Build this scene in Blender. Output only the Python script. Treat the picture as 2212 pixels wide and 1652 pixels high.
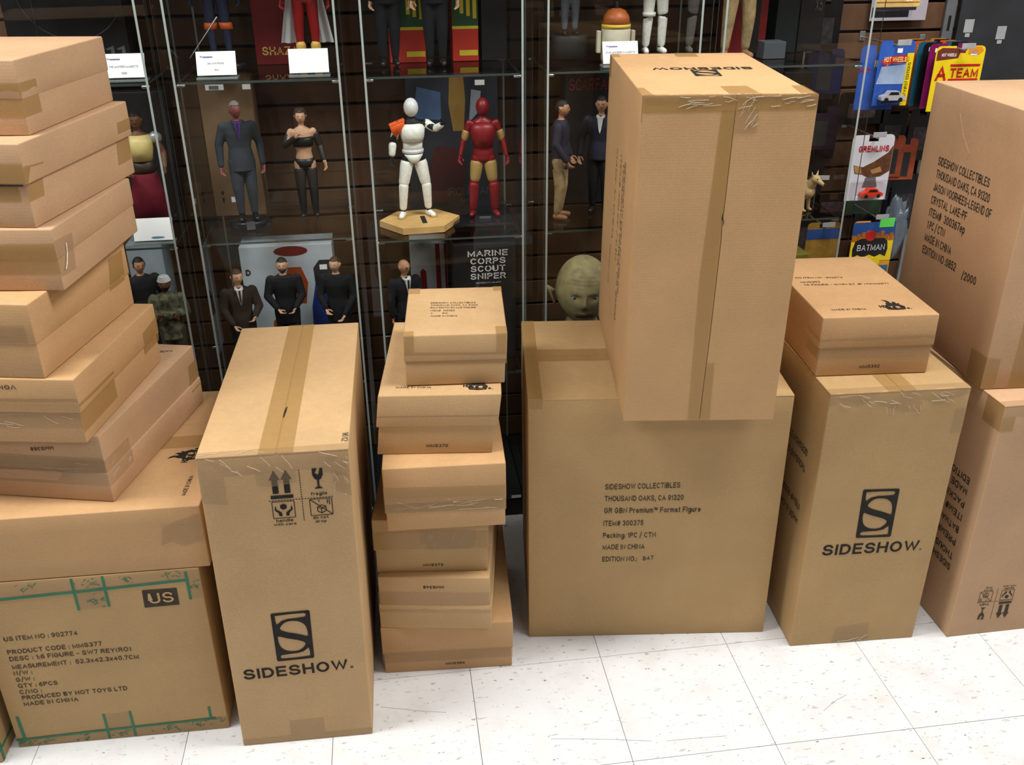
import bpy, bmesh, math, random
from mathutils import Vector, Matrix, noise
rnd = random.Random(7)
for o in list(bpy.data.objects): bpy.data.objects.remove(o, do_unlink=True)
SC = bpy.context.scene
COL = SC.collection
R = math.radians

# ------------------------------------------------------------------ camera
cd = bpy.data.cameras.new('camera'); cam = bpy.data.objects.new('camera', cd); COL.objects.link(cam)
cd.sensor_fit = 'HORIZONTAL'; cd.sensor_width = 36.0; cd.lens = 2024.53 * 36.0 / 2212.0
cd.clip_start = .02; cd.clip_end = 60
rt = Vector((0.99079953, -0.13512604, -0.00756546)); up = Vector((0.06673958, 0.43920178, 0.89590604)); fw = Vector((0.11773747, 0.8881682, -0.44417917))
mw = Matrix.Identity(4)
for i in range(3):
    mw[i][0] = rt[i]; mw[i][1] = up[i]; mw[i][2] = -fw[i]
mw[0][3], mw[1][3], mw[2][3] = 0, 0, 1.54453
cam.matrix_world = mw
SC.camera = cam
SC.cycles.transparent_max_bounces = 48

# ------------------------------------------------------------------ light of the shop: ceiling fluorescents + dim store around
w = bpy.data.worlds.new('world'); SC.world = w; w.use_nodes = True
w.node_tree.nodes['Background'].inputs[0].default_value = (1.0, .97, .93, 1)
w.node_tree.nodes['Background'].inputs[1].default_value = .065
def lamp(name, loc, sx, sy, e, col=(1, .988, .968), spread=180):
    l = bpy.data.lights.new(name, 'AREA'); l.shape = 'RECTANGLE'; l.size = sx; l.size_y = sy; l.energy = e; l.color = col
    o = bpy.data.objects.new(name, l); COL.objects.link(o); o.location = loc
    return o
for (lx, ly, le) in ((-1.3, 1.30, 43), (1.2, 1.30, 43), (3.6, 1.30, 30), (-3.7, 1.30, 19), (-1.3, -1.2, 11), (1.2, -1.2, 11)):
    lamp('ceiling_fluorescent', (lx, ly, 2.95), 1.2, .55, le)
SC.view_settings.view_transform = 'Standard'; SC.view_settings.look = 'None'
SC.view_settings.exposure = .60; SC.view_settings.gamma = 1.0; SC.view_settings.use_curve_mapping = False

# ------------------------------------------------------------------ materials
MATS = {}
def newmat(name):
    m = bpy.data.materials.new(name); m.use_nodes = True
    nt = m.node_tree; return m, nt, nt.nodes['Principled BSDF']
def nd(nt, typ, **kw):
    n = nt.nodes.new(typ)
    for k, v in kw.items(): setattr(n, k, v)
    return n
def mat(name, col, rough=.55, spec=.4, metal=0.0, var=.10, scale=30, bump=0.0, bscale=200, alpha=1.0, coat=0.0, coords='Object'):
    if name in MATS: return MATS[name]
    m, nt, b = newmat(name)
    tc = nd(nt, 'ShaderNodeTexCoord'); nz = nd(nt, 'ShaderNodeTexNoise'); nz.inputs['Scale'].default_value = scale; nz.inputs['Detail'].default_value = 4
    nt.links.new(tc.outputs[coords], nz.inputs['Vector'])
    mr = nd(nt, 'ShaderNodeMapRange'); mr.inputs[1].default_value = .3; mr.inputs[2].default_value = .7
    mr.inputs[3].default_value = 1 - var; mr.inputs[4].default_value = 1 + var
    nt.links.new(nz.outputs['Fac'], mr.inputs[0])
    mx = nd(nt, 'ShaderNodeVectorMath', operation='SCALE'); mx.inputs[0].default_value = col[:3]
    nt.links.new(mr.outputs[0], mx.inputs['Scale']); nt.links.new(mx.outputs[0], b.inputs['Base Color'])
    b.inputs['Roughness'].default_value = rough; b.inputs['Specular IOR Level'].default_value = spec; b.inputs['Metallic'].default_value = metal
    b.inputs['Alpha'].default_value = alpha; b.inputs['Coat Weight'].default_value = coat
    if bump:
        n2 = nd(nt, 'ShaderNodeTexNoise'); n2.inputs['Scale'].default_value = bscale; n2.inputs['Detail'].default_value = 3
        nt.links.new(tc.outputs[coords], n2.inputs['Vector'])
        bp = nd(nt, 'ShaderNodeBump'); bp.inputs['Strength'].default_value = bump; bp.inputs['Distance'].default_value = .002
        nt.links.new(n2.outputs['Fac'], bp.inputs['Height']); nt.links.new(bp.outputs[0], b.inputs['Normal'])
    MATS[name] = m; return m
def srgb(r, g, b):
    f = lambda c: ((c / 255 + .055) / 1.055) ** 2.4 if c > 10 else c / 255 / 12.92
    return (f(r), f(g), f(b))
def cardboard(name, col):
    m, nt, b = newmat(name)
    tc = nd(nt, 'ShaderNodeTexCoord')
    def nz(scale, det=4, vec=None):
        n = nd(nt, 'ShaderNodeTexNoise'); n.inputs['Scale'].default_value = scale; n.inputs['Detail'].default_value = det
        nt.links.new(vec or tc.outputs['Object'], n.inputs['Vector']); return n.outputs['Fac']
    def rng(sock, a, c, lo=.3, hi=.7):
        r = nd(nt, 'ShaderNodeMapRange'); r.inputs[1].default_value = lo; r.inputs[2].default_value = hi; r.inputs[3].default_value = a; r.inputs[4].default_value = c
        nt.links.new(sock, r.inputs[0]); return r.outputs[0]
    mp = nd(nt, 'ShaderNodeMapping'); mp.inputs['Scale'].default_value = (60, 60, 900); nt.links.new(tc.outputs['Object'], mp.inputs[0])
    a1 = rng(nz(7), .93, 1.06); a2 = rng(nz(420, 2), .93, 1.07); a3 = rng(nz(1, 2, mp.outputs[0]), .965, 1.035)
    mu = nd(nt, 'ShaderNodeMath', operation='MULTIPLY'); nt.links.new(a1, mu.inputs[0]); nt.links.new(a2, mu.inputs[1])
    mu2 = nd(nt, 'ShaderNodeMath', operation='MULTIPLY'); nt.links.new(mu.outputs[0], mu2.inputs[0]); nt.links.new(a3, mu2.inputs[1])
    v = nd(nt, 'ShaderNodeVectorMath', operation='SCALE'); v.inputs[0].default_value = col; nt.links.new(mu2.outputs[0], v.inputs['Scale'])
    nt.links.new(v.outputs[0], b.inputs['Base Color'])
    b.inputs['Roughness'].default_value = .62; b.inputs['Specular IOR Level'].default_value = .28
    wv = nd(nt, 'ShaderNodeTexWave', wave_type='BANDS', bands_direction='Z'); wv.inputs['Scale'].default_value = 60; wv.inputs['Distortion'].default_value = 1.5
    nt.links.new(tc.outputs['Object'], wv.inputs['Vector'])
    bp = nd(nt, 'ShaderNodeBump'); bp.inputs['Strength'].default_value = .035; bp.inputs['Distance'].default_value = .001
    nt.links.new(wv.outputs['Fac'], bp.inputs['Height']); nt.links.new(bp.outputs[0], b.inputs['Normal'])
    return m
CARD = [cardboard('cardboard_kraft_%d' % i, c) for i, c in enumerate(((.52, .335, .165), (.53, .318, .150), (.46, .297, .134), (.52, .325, .185)))]
def tape_mat(name, col, alpha, rough, bump, bscale=45):
    m, nt, b = newmat(name)
    tc = nd(nt, 'ShaderNodeTexCoord'); b.inputs['Base Color'].default_value = (*col, 1); b.inputs['Roughness'].default_value = rough
    b.inputs['Alpha'].default_value = alpha; b.inputs['Specular IOR Level'].default_value = .6
    n = nd(nt, 'ShaderNodeTexNoise'); n.inputs['Scale'].default_value = bscale; n.inputs['Detail'].default_value = 1; n.inputs['Distortion'].default_value = 1.2
    nt.links.new(tc.outputs['Object'], n.inputs['Vector'])
    bp = nd(nt, 'ShaderNodeBump'); bp.inputs['Strength'].default_value = bump; bp.inputs['Distance'].default_value = .004
    nt.links.new(n.outputs['Fac'], bp.inputs['Height']); nt.links.new(bp.outputs[0], b.inputs['Normal'])
    return m
TAPE = tape_mat('packing_tape_brown', (.46, .272, .085), .50, .20, .05)
CLEAR = tape_mat('packing_tape_clear', (.40, .265, .13), .26, .10, .40, 26)
WRINK = tape_mat('tape_wrinkle', (.80, .72, .60), .55, .06, .2, 60)  # whitish tint paints the highlight lines along the tape folds
INK = mat('black_ink', (.022, .019, .017), .75, .2, var=.25, scale=60)
INKB = mat('brown_black_ink', (.060, .045, .030), .75, .2, var=.25, scale=60)
INKF = mat('faded_ink', (.13, .10, .075), .8, .2, var=.2, scale=60)
GREEN = mat('green_tape_ink', (.012, .16, .075), .4, .4, var=.15)
def glass(name, tint=(.985, .995, .99), refl=1.0):
    m = bpy.data.materials.new(name); m.use_nodes = True; nt = m.node_tree
    for n in list(nt.nodes): nt.nodes.remove(n)
    out = nd(nt, 'ShaderNodeOutputMaterial'); tr = nd(nt, 'ShaderNodeBsdfTransparent'); tr.inputs[0].default_value = (*tint, 1)
    gl = nd(nt, 'ShaderNodeBsdfGlossy'); gl.inputs['Roughness'].default_value = .015
    fr = nd(nt, 'ShaderNodeFresnel'); fr.inputs[0].default_value = 1.38
    mu = nd(nt, 'ShaderNodeMath', operation='MULTIPLY'); nt.links.new(fr.outputs[0], mu.inputs[0])
    ge = nd(nt, 'ShaderNodeNewGeometry'); fb = nd(nt, 'ShaderNodeMath', operation='MULTIPLY_ADD'); fb.inputs[1].default_value = -refl; fb.inputs[2].default_value = refl
    nt.links.new(ge.outputs['Backfacing'], fb.inputs[0]); nt.links.new(fb.outputs[0], mu.inputs[1])   # one reflection per sheet, from its outer face
    mx = nd(nt, 'ShaderNodeMixShader'); nt.links.new(mu.outputs[0], mx.inputs[0]); nt.links.new(tr.outputs[0], mx.inputs[1]); nt.links.new(gl.outputs[0], mx.inputs[2])
    nt.links.new(mx.outputs[0], out.inputs[0]); return m
GLASS = glass('cabinet_glass'); BLISTER = glass('clear_plastic', (.97, .97, .98), 1.3)
EDGE = mat('glass_cut_edge', (.40, .45, .44), .25, .6, var=.06)
EDGED = mat('glass_dark_edge', (.045, .06, .055), .2, .6, var=.1)
BLACKM = mat('black_metal', (.012, .012, .013), .45, .4)
STEEL = mat('brushed_steel', (.45, .46, .47), .35, .5, 1.0)
WHITEP = mat('white_paper', (.90, .90, .91), .7, .3, var=.02)

# ------------------------------------------------------------------ mesh helpers
class MB:
    def __init__(self): self.v = []; self.f = []; self.m = []
    def add(self, vs, fs, m=0):
        o = len(self.v); self.v += [tuple(p) for p in vs]; self.f += [tuple(i + o for i in f) for f in fs]; self.m += [m] * len(fs); return self
    def box(self, x0, x1, y0, y1, z0, z1, m=0):
        return self.add([(x0, y0, z0), (x1, y0, z0), (x1, y1, z0), (x0, y1, z0), (x0, y0, z1), (x1, y0, z1), (x1, y1, z1), (x0, y1, z1)],
                        [(0, 3, 2, 1), (4, 5, 6, 7), (0, 1, 5, 4), (1, 2, 6, 5), (2, 3, 7, 6), (3, 0, 4, 7)], m)
    def rbox(self, x0, x1, y0, y1, z0, z1, r=.002, m=0):
        vs = rounded_grid((x0, y0, z0), (x1, y1, z1), r, (0, 0, 0)); return self.add(vs[0], vs[1], m)
    def prism(self, pts, y0, y1, m=0):
        n = len(pts); vs = [(x, y0, z) for x, z in pts] + [(x, y1, z) for x, z in pts]
        return self.add(vs, [tuple(range(n)), tuple(range(2 * n - 1, n - 1, -1))] + [(i, i + n, (i + 1) % n + n, (i + 1) % n) for i in range(n)], m)
    def loft(self, secs, seg=16, m=0):
        vs = []; fs = []
        for (cx, cy, cz, rx, ry) in secs:
            for k in range(seg):
                a = 2 * math.pi * k / seg; vs.append((cx + rx * math.cos(a), cy + ry * math.sin(a), cz))
        n = len(secs)
        for i in range(n - 1):
            for k in range(seg):
                k2 = (k + 1) % seg; fs.append((i * seg + k, i * seg + k2, (i + 1) * seg + k2, (i + 1) * seg + k))
        fs.append(tuple(range(seg - 1, -1, -1))); fs.append(tuple(range((n - 1) * seg, n * seg)))
        return self.add(vs, fs, m)
    def capsule(self, a, b, ra, rb, seg=10, m=0, flat=1.0, fdir=None):
        a = Vector(a); b = Vector(b); ax = (b - a); L = ax.length
        ax = ax / L if L > 1e-6 else Vector((0, 0, 1))
        u = Vector((1, 0, 0)) if abs(ax.x) < .8 else Vector((0, 1, 0))
        if fdir is not None: u = Vector(fdir)
        u = (u - ax * u.dot(ax)).normalized(); v = ax.cross(u)
        rings = []
        for t in (-.98, -.8, -.45): rings.append((a + ax * (ra * t), ra * math.sqrt(1 - t * t)))
        rings.append((a, ra)); rings.append((b, rb))
        for t in (.45, .8, .98): rings.append((b + ax * (rb * t), rb * math.sqrt(1 - t * t)))
        vs = []; fs = []
        for c, r in rings:
            for k in range(seg):
                an = 2 * math.pi * k / seg; vs.append(c + u * (r * flat * math.cos(an)) + v * (r * math.sin(an)))
        n = len(rings)
        for i in range(n - 1):
            for k in range(seg):
                k2 = (k + 1) % seg; fs.append((i * seg + k, i * seg + k2, (i + 1) * seg + k2, (i + 1) * seg + k))
        fs.append(tuple(range(seg - 1, -1, -1))); fs.append(tuple(range((n - 1) * seg, n * seg)))
        return self.add(vs, fs, m)
    def tube(self, pts, r, seg=8, m=0):
        for a, b in zip(pts, pts[1:]): self.capsule(a, b, r, r, seg, m)
        return self
    def ell(self, c, rx, ry, rz, seg=14, m=0):
        secs = []
        for i in range(9):
            t = -math.cos(math.pi * (i + .15) / 8.3); s = math.sqrt(max(.001, 1 - t * t)); secs.append((c[0], c[1], c[2] + rz * t, rx * s, ry * s))
        return self.loft(secs, seg, m)
    def mesh(self, name):
        me = bpy.data.meshes.new(name); me.from_pydata(self.v, [], self.f); me.update()
        if any(self.m):
            for p, k in zip(me.polygons, self.m): p.material_index = k
        return me
    def build(self, name, mats, parent=None, smooth=False):
        return link(name, self.mesh(name), mats, parent, smooth)
def link(name, me, mats, parent=None, smooth=False):
    if not isinstance(mats, (list, tuple)): mats = [mats]
    if len(me.materials) == 0:
        for m in mats: me.materials.append(m)
    if smooth:
        me.polygons.foreach_set('use_smooth', [True] * len(me.polygons))
    o = bpy.data.objects.new(name, me); COL.objects.link(o)
    if parent: o.parent = parent
    return o
def tag(o, label=None, cat=None, group=None, kind=None):
    if label: o['label'] = label
    if cat: o['category'] = cat
    if group: o['group'] = group
    if kind: o['kind'] = kind
    return o
def thing(name, label, cat, loc=(0, 0, 0), rotz=0, group=None):
    o = bpy.data.objects.new(name, None); o.empty_display_size = .05; COL.objects.link(o)
    o.location = loc; o.rotation_euler = (0, 0, rotz); return tag(o, label, cat, group)
def rounded_grid(lo, hi, r, n, disp=None):
    """closed box with rounded edges; n = inner subdivisions per axis"""
    ax = []
    for i in range(3):
        a, b = lo[i], hi[i]; l = [a, a + r * .3, a + r]
        k = n[i] + 1
        l += [a + r + (b - a - 2 * r) * j / k for j in range(1, k)]
        l += [b - r, b - r * .3, b]; ax.append(l)
    inner_lo = [lo[i] + r for i in range(3)]; inner_hi = [hi[i] - r for i in range(3)]
    vs = []; idx = {}; fs = []
    def vert(i, j, k):
        key = (i, j, k)
        if key not in idx:
            p = Vector((ax[0][i], ax[1][j], ax[2][k]))
            c = Vector([min(max(p[t], inner_lo[t]), inner_hi[t]) for t in range(3)])
            d = p - c
            if d.length > 1e-9: p = c + d.normalized() * r
            if disp: p = disp(p)
            idx[key] = len(vs); vs.append(tuple(p))
        return idx[key]
    N = [len(a) for a in ax]
    for i in range(N[0] - 1):
        for j in range(N[1] - 1):
            fs.append((vert(i, j, 0), vert(i, j + 1, 0), vert(i + 1, j + 1, 0), vert(i + 1, j, 0)))
            k = N[2] - 1; fs.append((vert(i, j, k), vert(i + 1, j, k), vert(i + 1, j + 1, k), vert(i, j + 1, k)))
    for i in range(N[0] - 1):
        for k in range(N[2] - 1):
            fs.append((vert(i, 0, k), vert(i + 1, 0, k), vert(i + 1, 0, k + 1), vert(i, 0, k + 1)))
            j = N[1] - 1; fs.append((vert(i, j, k), vert(i, j, k + 1), vert(i + 1, j, k + 1), vert(i + 1, j, k)))
    for j in range(N[1] - 1):
        for k in range(N[2] - 1):
            fs.append((vert(0, j, k), vert(0, j, k + 1), vert(0, j + 1, k + 1), vert(0, j + 1, k)))
            i = N[0] - 1; fs.append((vert(i, j, k), vert(i, j + 1, k), vert(i, j + 1, k + 1), vert(i, j, k + 1)))
    return vs, fs
# ---- lettering: the built-in font turned into flat meshes
TXT = {}
def curve_geo(cu):
    ob = bpy.data.objects.new('tmp_curve', cu); COL.objects.link(ob)
    dg = bpy.context.evaluated_depsgraph_get(); dg.update()
    me = bpy.data.meshes.new_from_object(ob.evaluated_get(dg))
    vs = [tuple(v.co) for v in me.vertices]; fs = [tuple(p.vertices) for p in me.polygons]
    bpy.data.objects.remove(ob, do_unlink=True); bpy.data.meshes.remove(me); bpy.data.curves.remove(cu)
    return vs, fs
def arc(cx, cy, rx, ry, a0, a1, n=9):
    return [(cx + rx * math.cos(R(a0 + (a1 - a0) * i / n)), cy + ry * math.sin(R(a0 + (a1 - a0) * i / n))) for i in range(n + 1)]
def dot(x, y): return [(x, y - .001), (x, y + .06)]
GL = {  # plain sans capitals, figures and small letters drawn as strokes: (width, strokes)
 'A': (.66, [[(0, 0), (.33, 1), (.66, 0)], [(.11, .32), (.55, .32)]]),
 'B': (.58, [[(0, .5), (.33, .5)] + arc(.33, .25, .25, .25, 90, -90) + [(0, 0), (0, 1), (.32, 1)] + arc(.32, .75, .22, .25, 90, -90)]),
 'C': (.62, [arc(.32, .5, .32, .5, 42, 318, 14)]), 'D': (.62, [[(0, 0), (0, 1), (.24, 1)] + arc(.24, .5, .38, .5, 90, -90, 12) + [(0, 0), (0, .05)]]),
 'E': (.52, [[(.52, 1), (0, 1), (0, 0), (.52, 0)], [(0, .52), (.47, .52)]]), 'F': (.50, [[(.5, 1), (0, 1), (0, 0)], [(0, .5), (.45, .5)]]),
 'G': (.66, [arc(.33, .5, .33, .5, 42, 340, 14) + [(.64, .47), (.36, .47)]]), 'H': (.60, [[(0, 0), (0, 1)], [(.6, 0), (.6, 1)], [(0, .52), (.6, .52)]]),
 'I': (.0, [[(0, 0), (0, 1)]]), 'J': (.42, [[(.42, 1), (.42, .22)] + arc(.21, .22, .21, .22, 0, -180)]), 'K': (.58, [[(0, 0), (0, 1)], [(.56, 1), (0, .4)], [(.2, .62), (.58, 0)]]),
 'L': (.46, [[(0, 1), (0, 0), (.46, 0)]]), 'M': (.74, [[(0, 0), (0, 1), (.37, .1), (.74, 1), (.74, 0)]]), 'N': (.60, [[(0, 0), (0, 1), (.6, 0), (.6, 1)]]),
 'O': (.70, [arc(.35, .5, .35, .5, 90, 452, 20)]), 'P': (.55, [[(0, 0), (0, 1), (.3, 1)] + arc(.3, .74, .25, .26, 90, -90) + [(0, .48)]]),
 'Q': (.70, [arc(.35, .5, .35, .5, 90, 452, 20), [(.42, .22), (.7, -.04)]]), 'R': (.58, [[(0, 0), (0, 1), (.32, 1)] + arc(.32, .75, .24, .25, 90, -90) + [(0, .5)], [(.30, .5), (.58, 0)]]),
 'S': (.60, [arc(.30, .745, .27, .255, 18, 268, 12) + arc(.30, .25, .30, .25, 88, -165, 12)]), 'T': (.58, [[(0, 1), (.58, 1)], [(.29, 1), (.29, 0)]]),
 'U': (.60, [[(0, 1), (0, .28)] + arc(.3, .28, .3, .28, 180, 360) + [(.6, 1)]]), 'V': (.62, [[(0, 1), (.31, 0), (.62, 1)]]), 'W': (.92, [[(0, 1), (.23, 0), (.46, .92), (.69, 0), (.92, 1)]]),
 'X': (.60, [[(0, 0), (.6, 1)], [(0, 1), (.6, 0)]]), 'Y': (.62, [[(0, 1), (.31, .45), (.62, 1)], [(.31, .45), (.31, 0)]]), 'Z': (.56, [[(0, 1), (.56, 1), (0, 0), (.56, 0)]]),
 '0': (.50, [arc(.25, .5, .25, .5, 90, 452, 18)]), '1': (.2, [[(0, .78), (.2, 1), (.2, 0)]]), '2': (.50, [arc(.25, .74, .25, .26, 170, -35, 10) + [(0, 0), (.5, 0)]]),
 '3': (.50, [arc(.24, .75, .23, .25, 150, -90, 9) + arc(.24, .25, .26, .25, 90, -155, 10)]), '4': (.54, [[(.40, 0), (.40, 1), (0, .3), (.54, .3)]]), '5': (.50, [[(.46, 1), (.08, 1), (.03, .52)] + arc(.24, .32, .26, .32, 135, -155, 10)]),
 '6': (.50, [arc(.25, .31, .25, .31, 90, 452, 14), [(.0, .31), (.02, .6), (.12, .88), (.3, 1), (.46, .9)]]), '7': (.48, [[(0, 1), (.48, 1), (.16, 0)]]), '8': (.50, [arc(.25, .75, .22, .25, 90, 450, 14), arc(.25, .25, .25, .25, 90, 450, 14)]),
 '9': (.50, [arc(.25, .69, .25, .31, 90, 450, 14), [(.5, .69), (.48, .4), (.38, .12), (.2, 0), (.04, .1)]]),
 ':': (.0, [dot(0, 0), dot(0, .52)]), '.': (.0, [dot(0, 0)]), ',': (.06, [[(.06, .06), (0, -.14)]]), '/': (.34, [[(0, -.05), (.34, 1.05)]]), '-': (.3, [[(0, .42), (.3, .42)]]),
 '#': (.56, [[(.12, 0), (.22, 1)], [(.36, 0), (.46, 1)], [(0, .34), (.54, .34)], [(.04, .68), (.58, .68)]]), '(': (.18, [arc(.3, .45, .3, .62, 130, 230, 8)]), ')': (.18, [arc(-.12, .45, .3, .62, 50, -50, 8)]),
 '®': (.62, [arc(.31, .5, .31, .31, 0, 362, 16), [(.2, .33), (.2, .67), (.34, .67), (.4, .6), (.34, .5), (.2, .5)], [(.3, .5), (.42, .33)]]), '™': (.62, [[(0, 1), (.24, 1)], [(.12, 1), (.12, .55)], [(.32, .55), (.32, 1), (.46, .7), (.6, 1), (.6, .55)]]),
 'a': (.44, [arc(.21, .35, .21, .35, 155, 20, 7) + [(.43, 0)], arc(.21, .2, .21, .2, 75, 330, 10)]), 'c': (.42, [arc(.23, .35, .23, .35, 45, 315, 10)]), 'd': (.46, [arc(.23, .35, .23, .35, 0, 360, 14), [(.46, 1), (.46, 0)]]), 'e': (.46, [[(.02, .36), (.45, .36)] + arc(.23, .35, .23, .35, 8, 312, 12)]),
 'f': (.3, [[(.1, 0), (.1, .82), (.18, .98), (.3, 1)], [(0, .7), (.28, .7)]]), 'g': (.46, [arc(.23, .35, .23, .35, 0, 360, 14), [(.46, .7), (.46, -.1)] + arc(.24, -.1, .22, .18, 0, -160, 7)]), 'h': (.42, [[(0, 0), (0, 1)], [(0, .45)] + arc(.21, .45, .21, .25, 180, 0, 7) + [(.42, 0)]]), 'i': (.0, [[(0, 0), (0, .7)], dot(0, .92)]),
 'k': (.4, [[(0, 0), (0, 1)], [(.38, .7), (0, .28)], [(.14, .42), (.4, 0)]]), 'l': (.0, [[(0, 0), (0, 1)]]), 'm': (.68, [[(0, 0), (0, .7)], arc(.17, .45, .17, .25, 180, 0, 7) + [(.34, 0)], arc(.51, .45, .17, .25, 180, 0, 7) + [(.68, 0)]]), 'n': (.42, [[(0, 0), (0, .7)], arc(.21, .45, .21, .25, 180, 0, 7) + [(.42, 0)]]),
 'o': (.48, [arc(.24, .35, .24, .35, 0, 362, 14)]), 'p': (.46, [arc(.23, .35, .23, .35, 0, 360, 14), [(0, .7), (0, -.28)]]), 'r': (.26, [[(0, 0), (0, .7)], [(0, .42), (.1, .62), (.26, .68)]]), 's': (.38, [arc(.19, .53, .17, .17, 20, 268, 8) + arc(.19, .18, .19, .18, 88, -165, 8)]),
 't': (.26, [[(.1, .95), (.1, .12), (.17, .02), (.26, .02)], [(0, .7), (.25, .7)]]), 'u': (.42, [[(0, .7), (0, .25)] + arc(.21, .25, .21, .25, 180, 360, 7), [(.42, .7), (.42, 0)]]), 'w': (.62, [[(0, .7), (.15, 0), (.31, .64), (.47, 0), (.62, .7)]]), 'x': (.42, [[(0, 0), (.42, .7)], [(0, .7), (.42, 0)]]), '!': (0, [[(0, .3), (0, 1)], dot(0, 0)]),
}
def text_geo(s, bold=.012, gap=1.0):
    """bold: extra stroke weight"""
    key = (s, bold, gap)
    if key in TXT: return TXT[key]
    wd = .125 + 2.2 * bold; vs = []; fs = []; x = 0
    for ch in s:
        if ch == ' ': x += .36; continue
        gw, strokes = GL[ch]; x += wd / 2
        for st in strokes:
            # keep the stroke inside the cap height
            q = [Vector((x + px, wd / 2 + py * (1 - wd) if -.001 <= py <= 1.001 else py)) for px, py in st]
            if len(q) < 2: continue
            o = len(vs)
            for i, p in enumerate(q):
                d0 = (q[i] - q[i - 1]).normalized() if i else None; d1 = (q[i + 1] - q[i]).normalized() if i < len(q) - 1 else None
                if d0 is None: d = d1
                elif d1 is None: d = d0
                else: d = (d0 + d1); d = d.normalized() if d.length > .2 else d1
                n = Vector((-d.y, d.x)); k = 1.0
                if d0 is not None and d1 is not None: k = 1 / max(.45, abs(n.dot(Vector((-d1.y, d1.x)))))
                e = Vector((0, 0))
                if d0 is None: e = -d * wd * .5
                if d1 is None: e = d * wd * .5
                a = p + e + n * wd / 2 * k; b = p + e - n * wd / 2 * k
                cl = lambda t: min(1.0, max(0.0, t)) if min(c[1] for c in st) > -.03 and max(c[1] for c in st) < 1.03 else t
                vs += [(a.x, cl(a.y), 0), (b.x, cl(b.y), 0)]
            fs += [(o + 2 * i, o + 2 * i + 1, o + 2 * i + 3, o + 2 * i + 2) for i in range(len(q) - 1)]
        x += gw + wd / 2 + .155 * gap
    TXT[key] = (vs, fs); return TXT[key]
CAPH = 1.0
def poly_geo(loops):
    cu = bpy.data.curves.new('tmp_poly', 'CURVE'); cu.dimensions = '2D'; cu.fill_mode = 'FRONT'
    for l in loops:
        sp = cu.splines.new('POLY'); sp.points.add(len(l) - 1); sp.use_cyclic_u = True
        for p, q in zip(sp.points, l): p.co = (q[0], q[1], 0, 1)
    return curve_geo(cu)
def catmull(pts, n=5):
    out = []; N = len(pts)
    for i in range(N):
        p0, p1, p2, p3 = [Vector(pts[(i + k) % N]) for k in (-1, 0, 1, 2)]
        for j in range(n):
            t = j / n
            out.append(tuple(.5 * ((2 * p1) + (p2 - p0) * t + (2 * p0 - 5 * p1 + 4 * p2 - p3) * t * t + (3 * p1 - p0 - 3 * p2 + p3) * t ** 3)))
    return out
def s_logo():
    """framed letter S: black frame, two bowls and two slots left open; unit square, y up"""
    slot = [(.10, .945), (.5, .955), (.86, .95), (.90, .915), (.86, .875), (.62, .865), (.42, .862), (.26, .835), (.12, .765), (.10, .85)]
    bowl = catmull([(.20, .66), (.235, .735), (.36, .80), (.52, .815), (.70, .79), (.83, .72), (.885, .62), (.895, .505), (.86, .478), (.64, .535), (.36, .595)], 4)
    def turn(l): return [(1 - x, 1 - y) for x, y in l]
    outer = [(.03, 0), (.97, 0), (1, .025), (1, .975), (.97, 1), (.03, 1), (0, .975), (0, .025)]
    return poly_geo([outer, slot, bowl, turn(slot), turn(bowl)])
S_LOGO = s_logo()
def flame_logo():
    g = MB()
    fl = [[(.30, .50), (.33, .70), (.40, .80), (.36, .95), (.28, 1.06), (.42, 1.0), (.50, .86), (.48, .74), (.55, .66), (.60, .78), (.58, .86), (.68, .76), (.68, .60), (.76, .66), (.78, .58), (.70, .45)]]
    v, f = poly_geo(fl); g.add(v, f)
    v, f = poly_geo([[(.20, .0), (.50, -.05), (.80, .0), (.86, .30), (.74, .52), (.5, .6), (.26, .5), (.16, .26)],
                     [(.30, .32), (.36, .32), (.36, .16), (.42, .16), (.42, .32), (.5, .32), (.5, .38), (.30, .38)],
                     [(.55, .14), (.66, .14), (.69, .25), (.66, .36), (.55, .36), (.52, .25)],
                     [(.26, .08), (.44, .04), (.44, .09), (.26, .12)], [(.50, .04), (.74, .07), (.74, .11), (.50, .09)]]); g.add(v, f)
    def word(s, x0, x1, y0, h):
        v, f = text_geo(s, .03); mx = max(p[0] for p in v); mn = min(p[0] for p in v)
        g.add([(x0 + (p[0] - mn) / (mx - mn) * (x1 - x0), y0 + p[1] / CAPH * h, 0) for p in v], f)
    word('H', 0, .13, .22, .26); word('O', .12, .26, .2, .27); word('s.', .86, 1.02, .02, .2)
    return g.v, g.f
FLAME = flame_logo()

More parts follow.
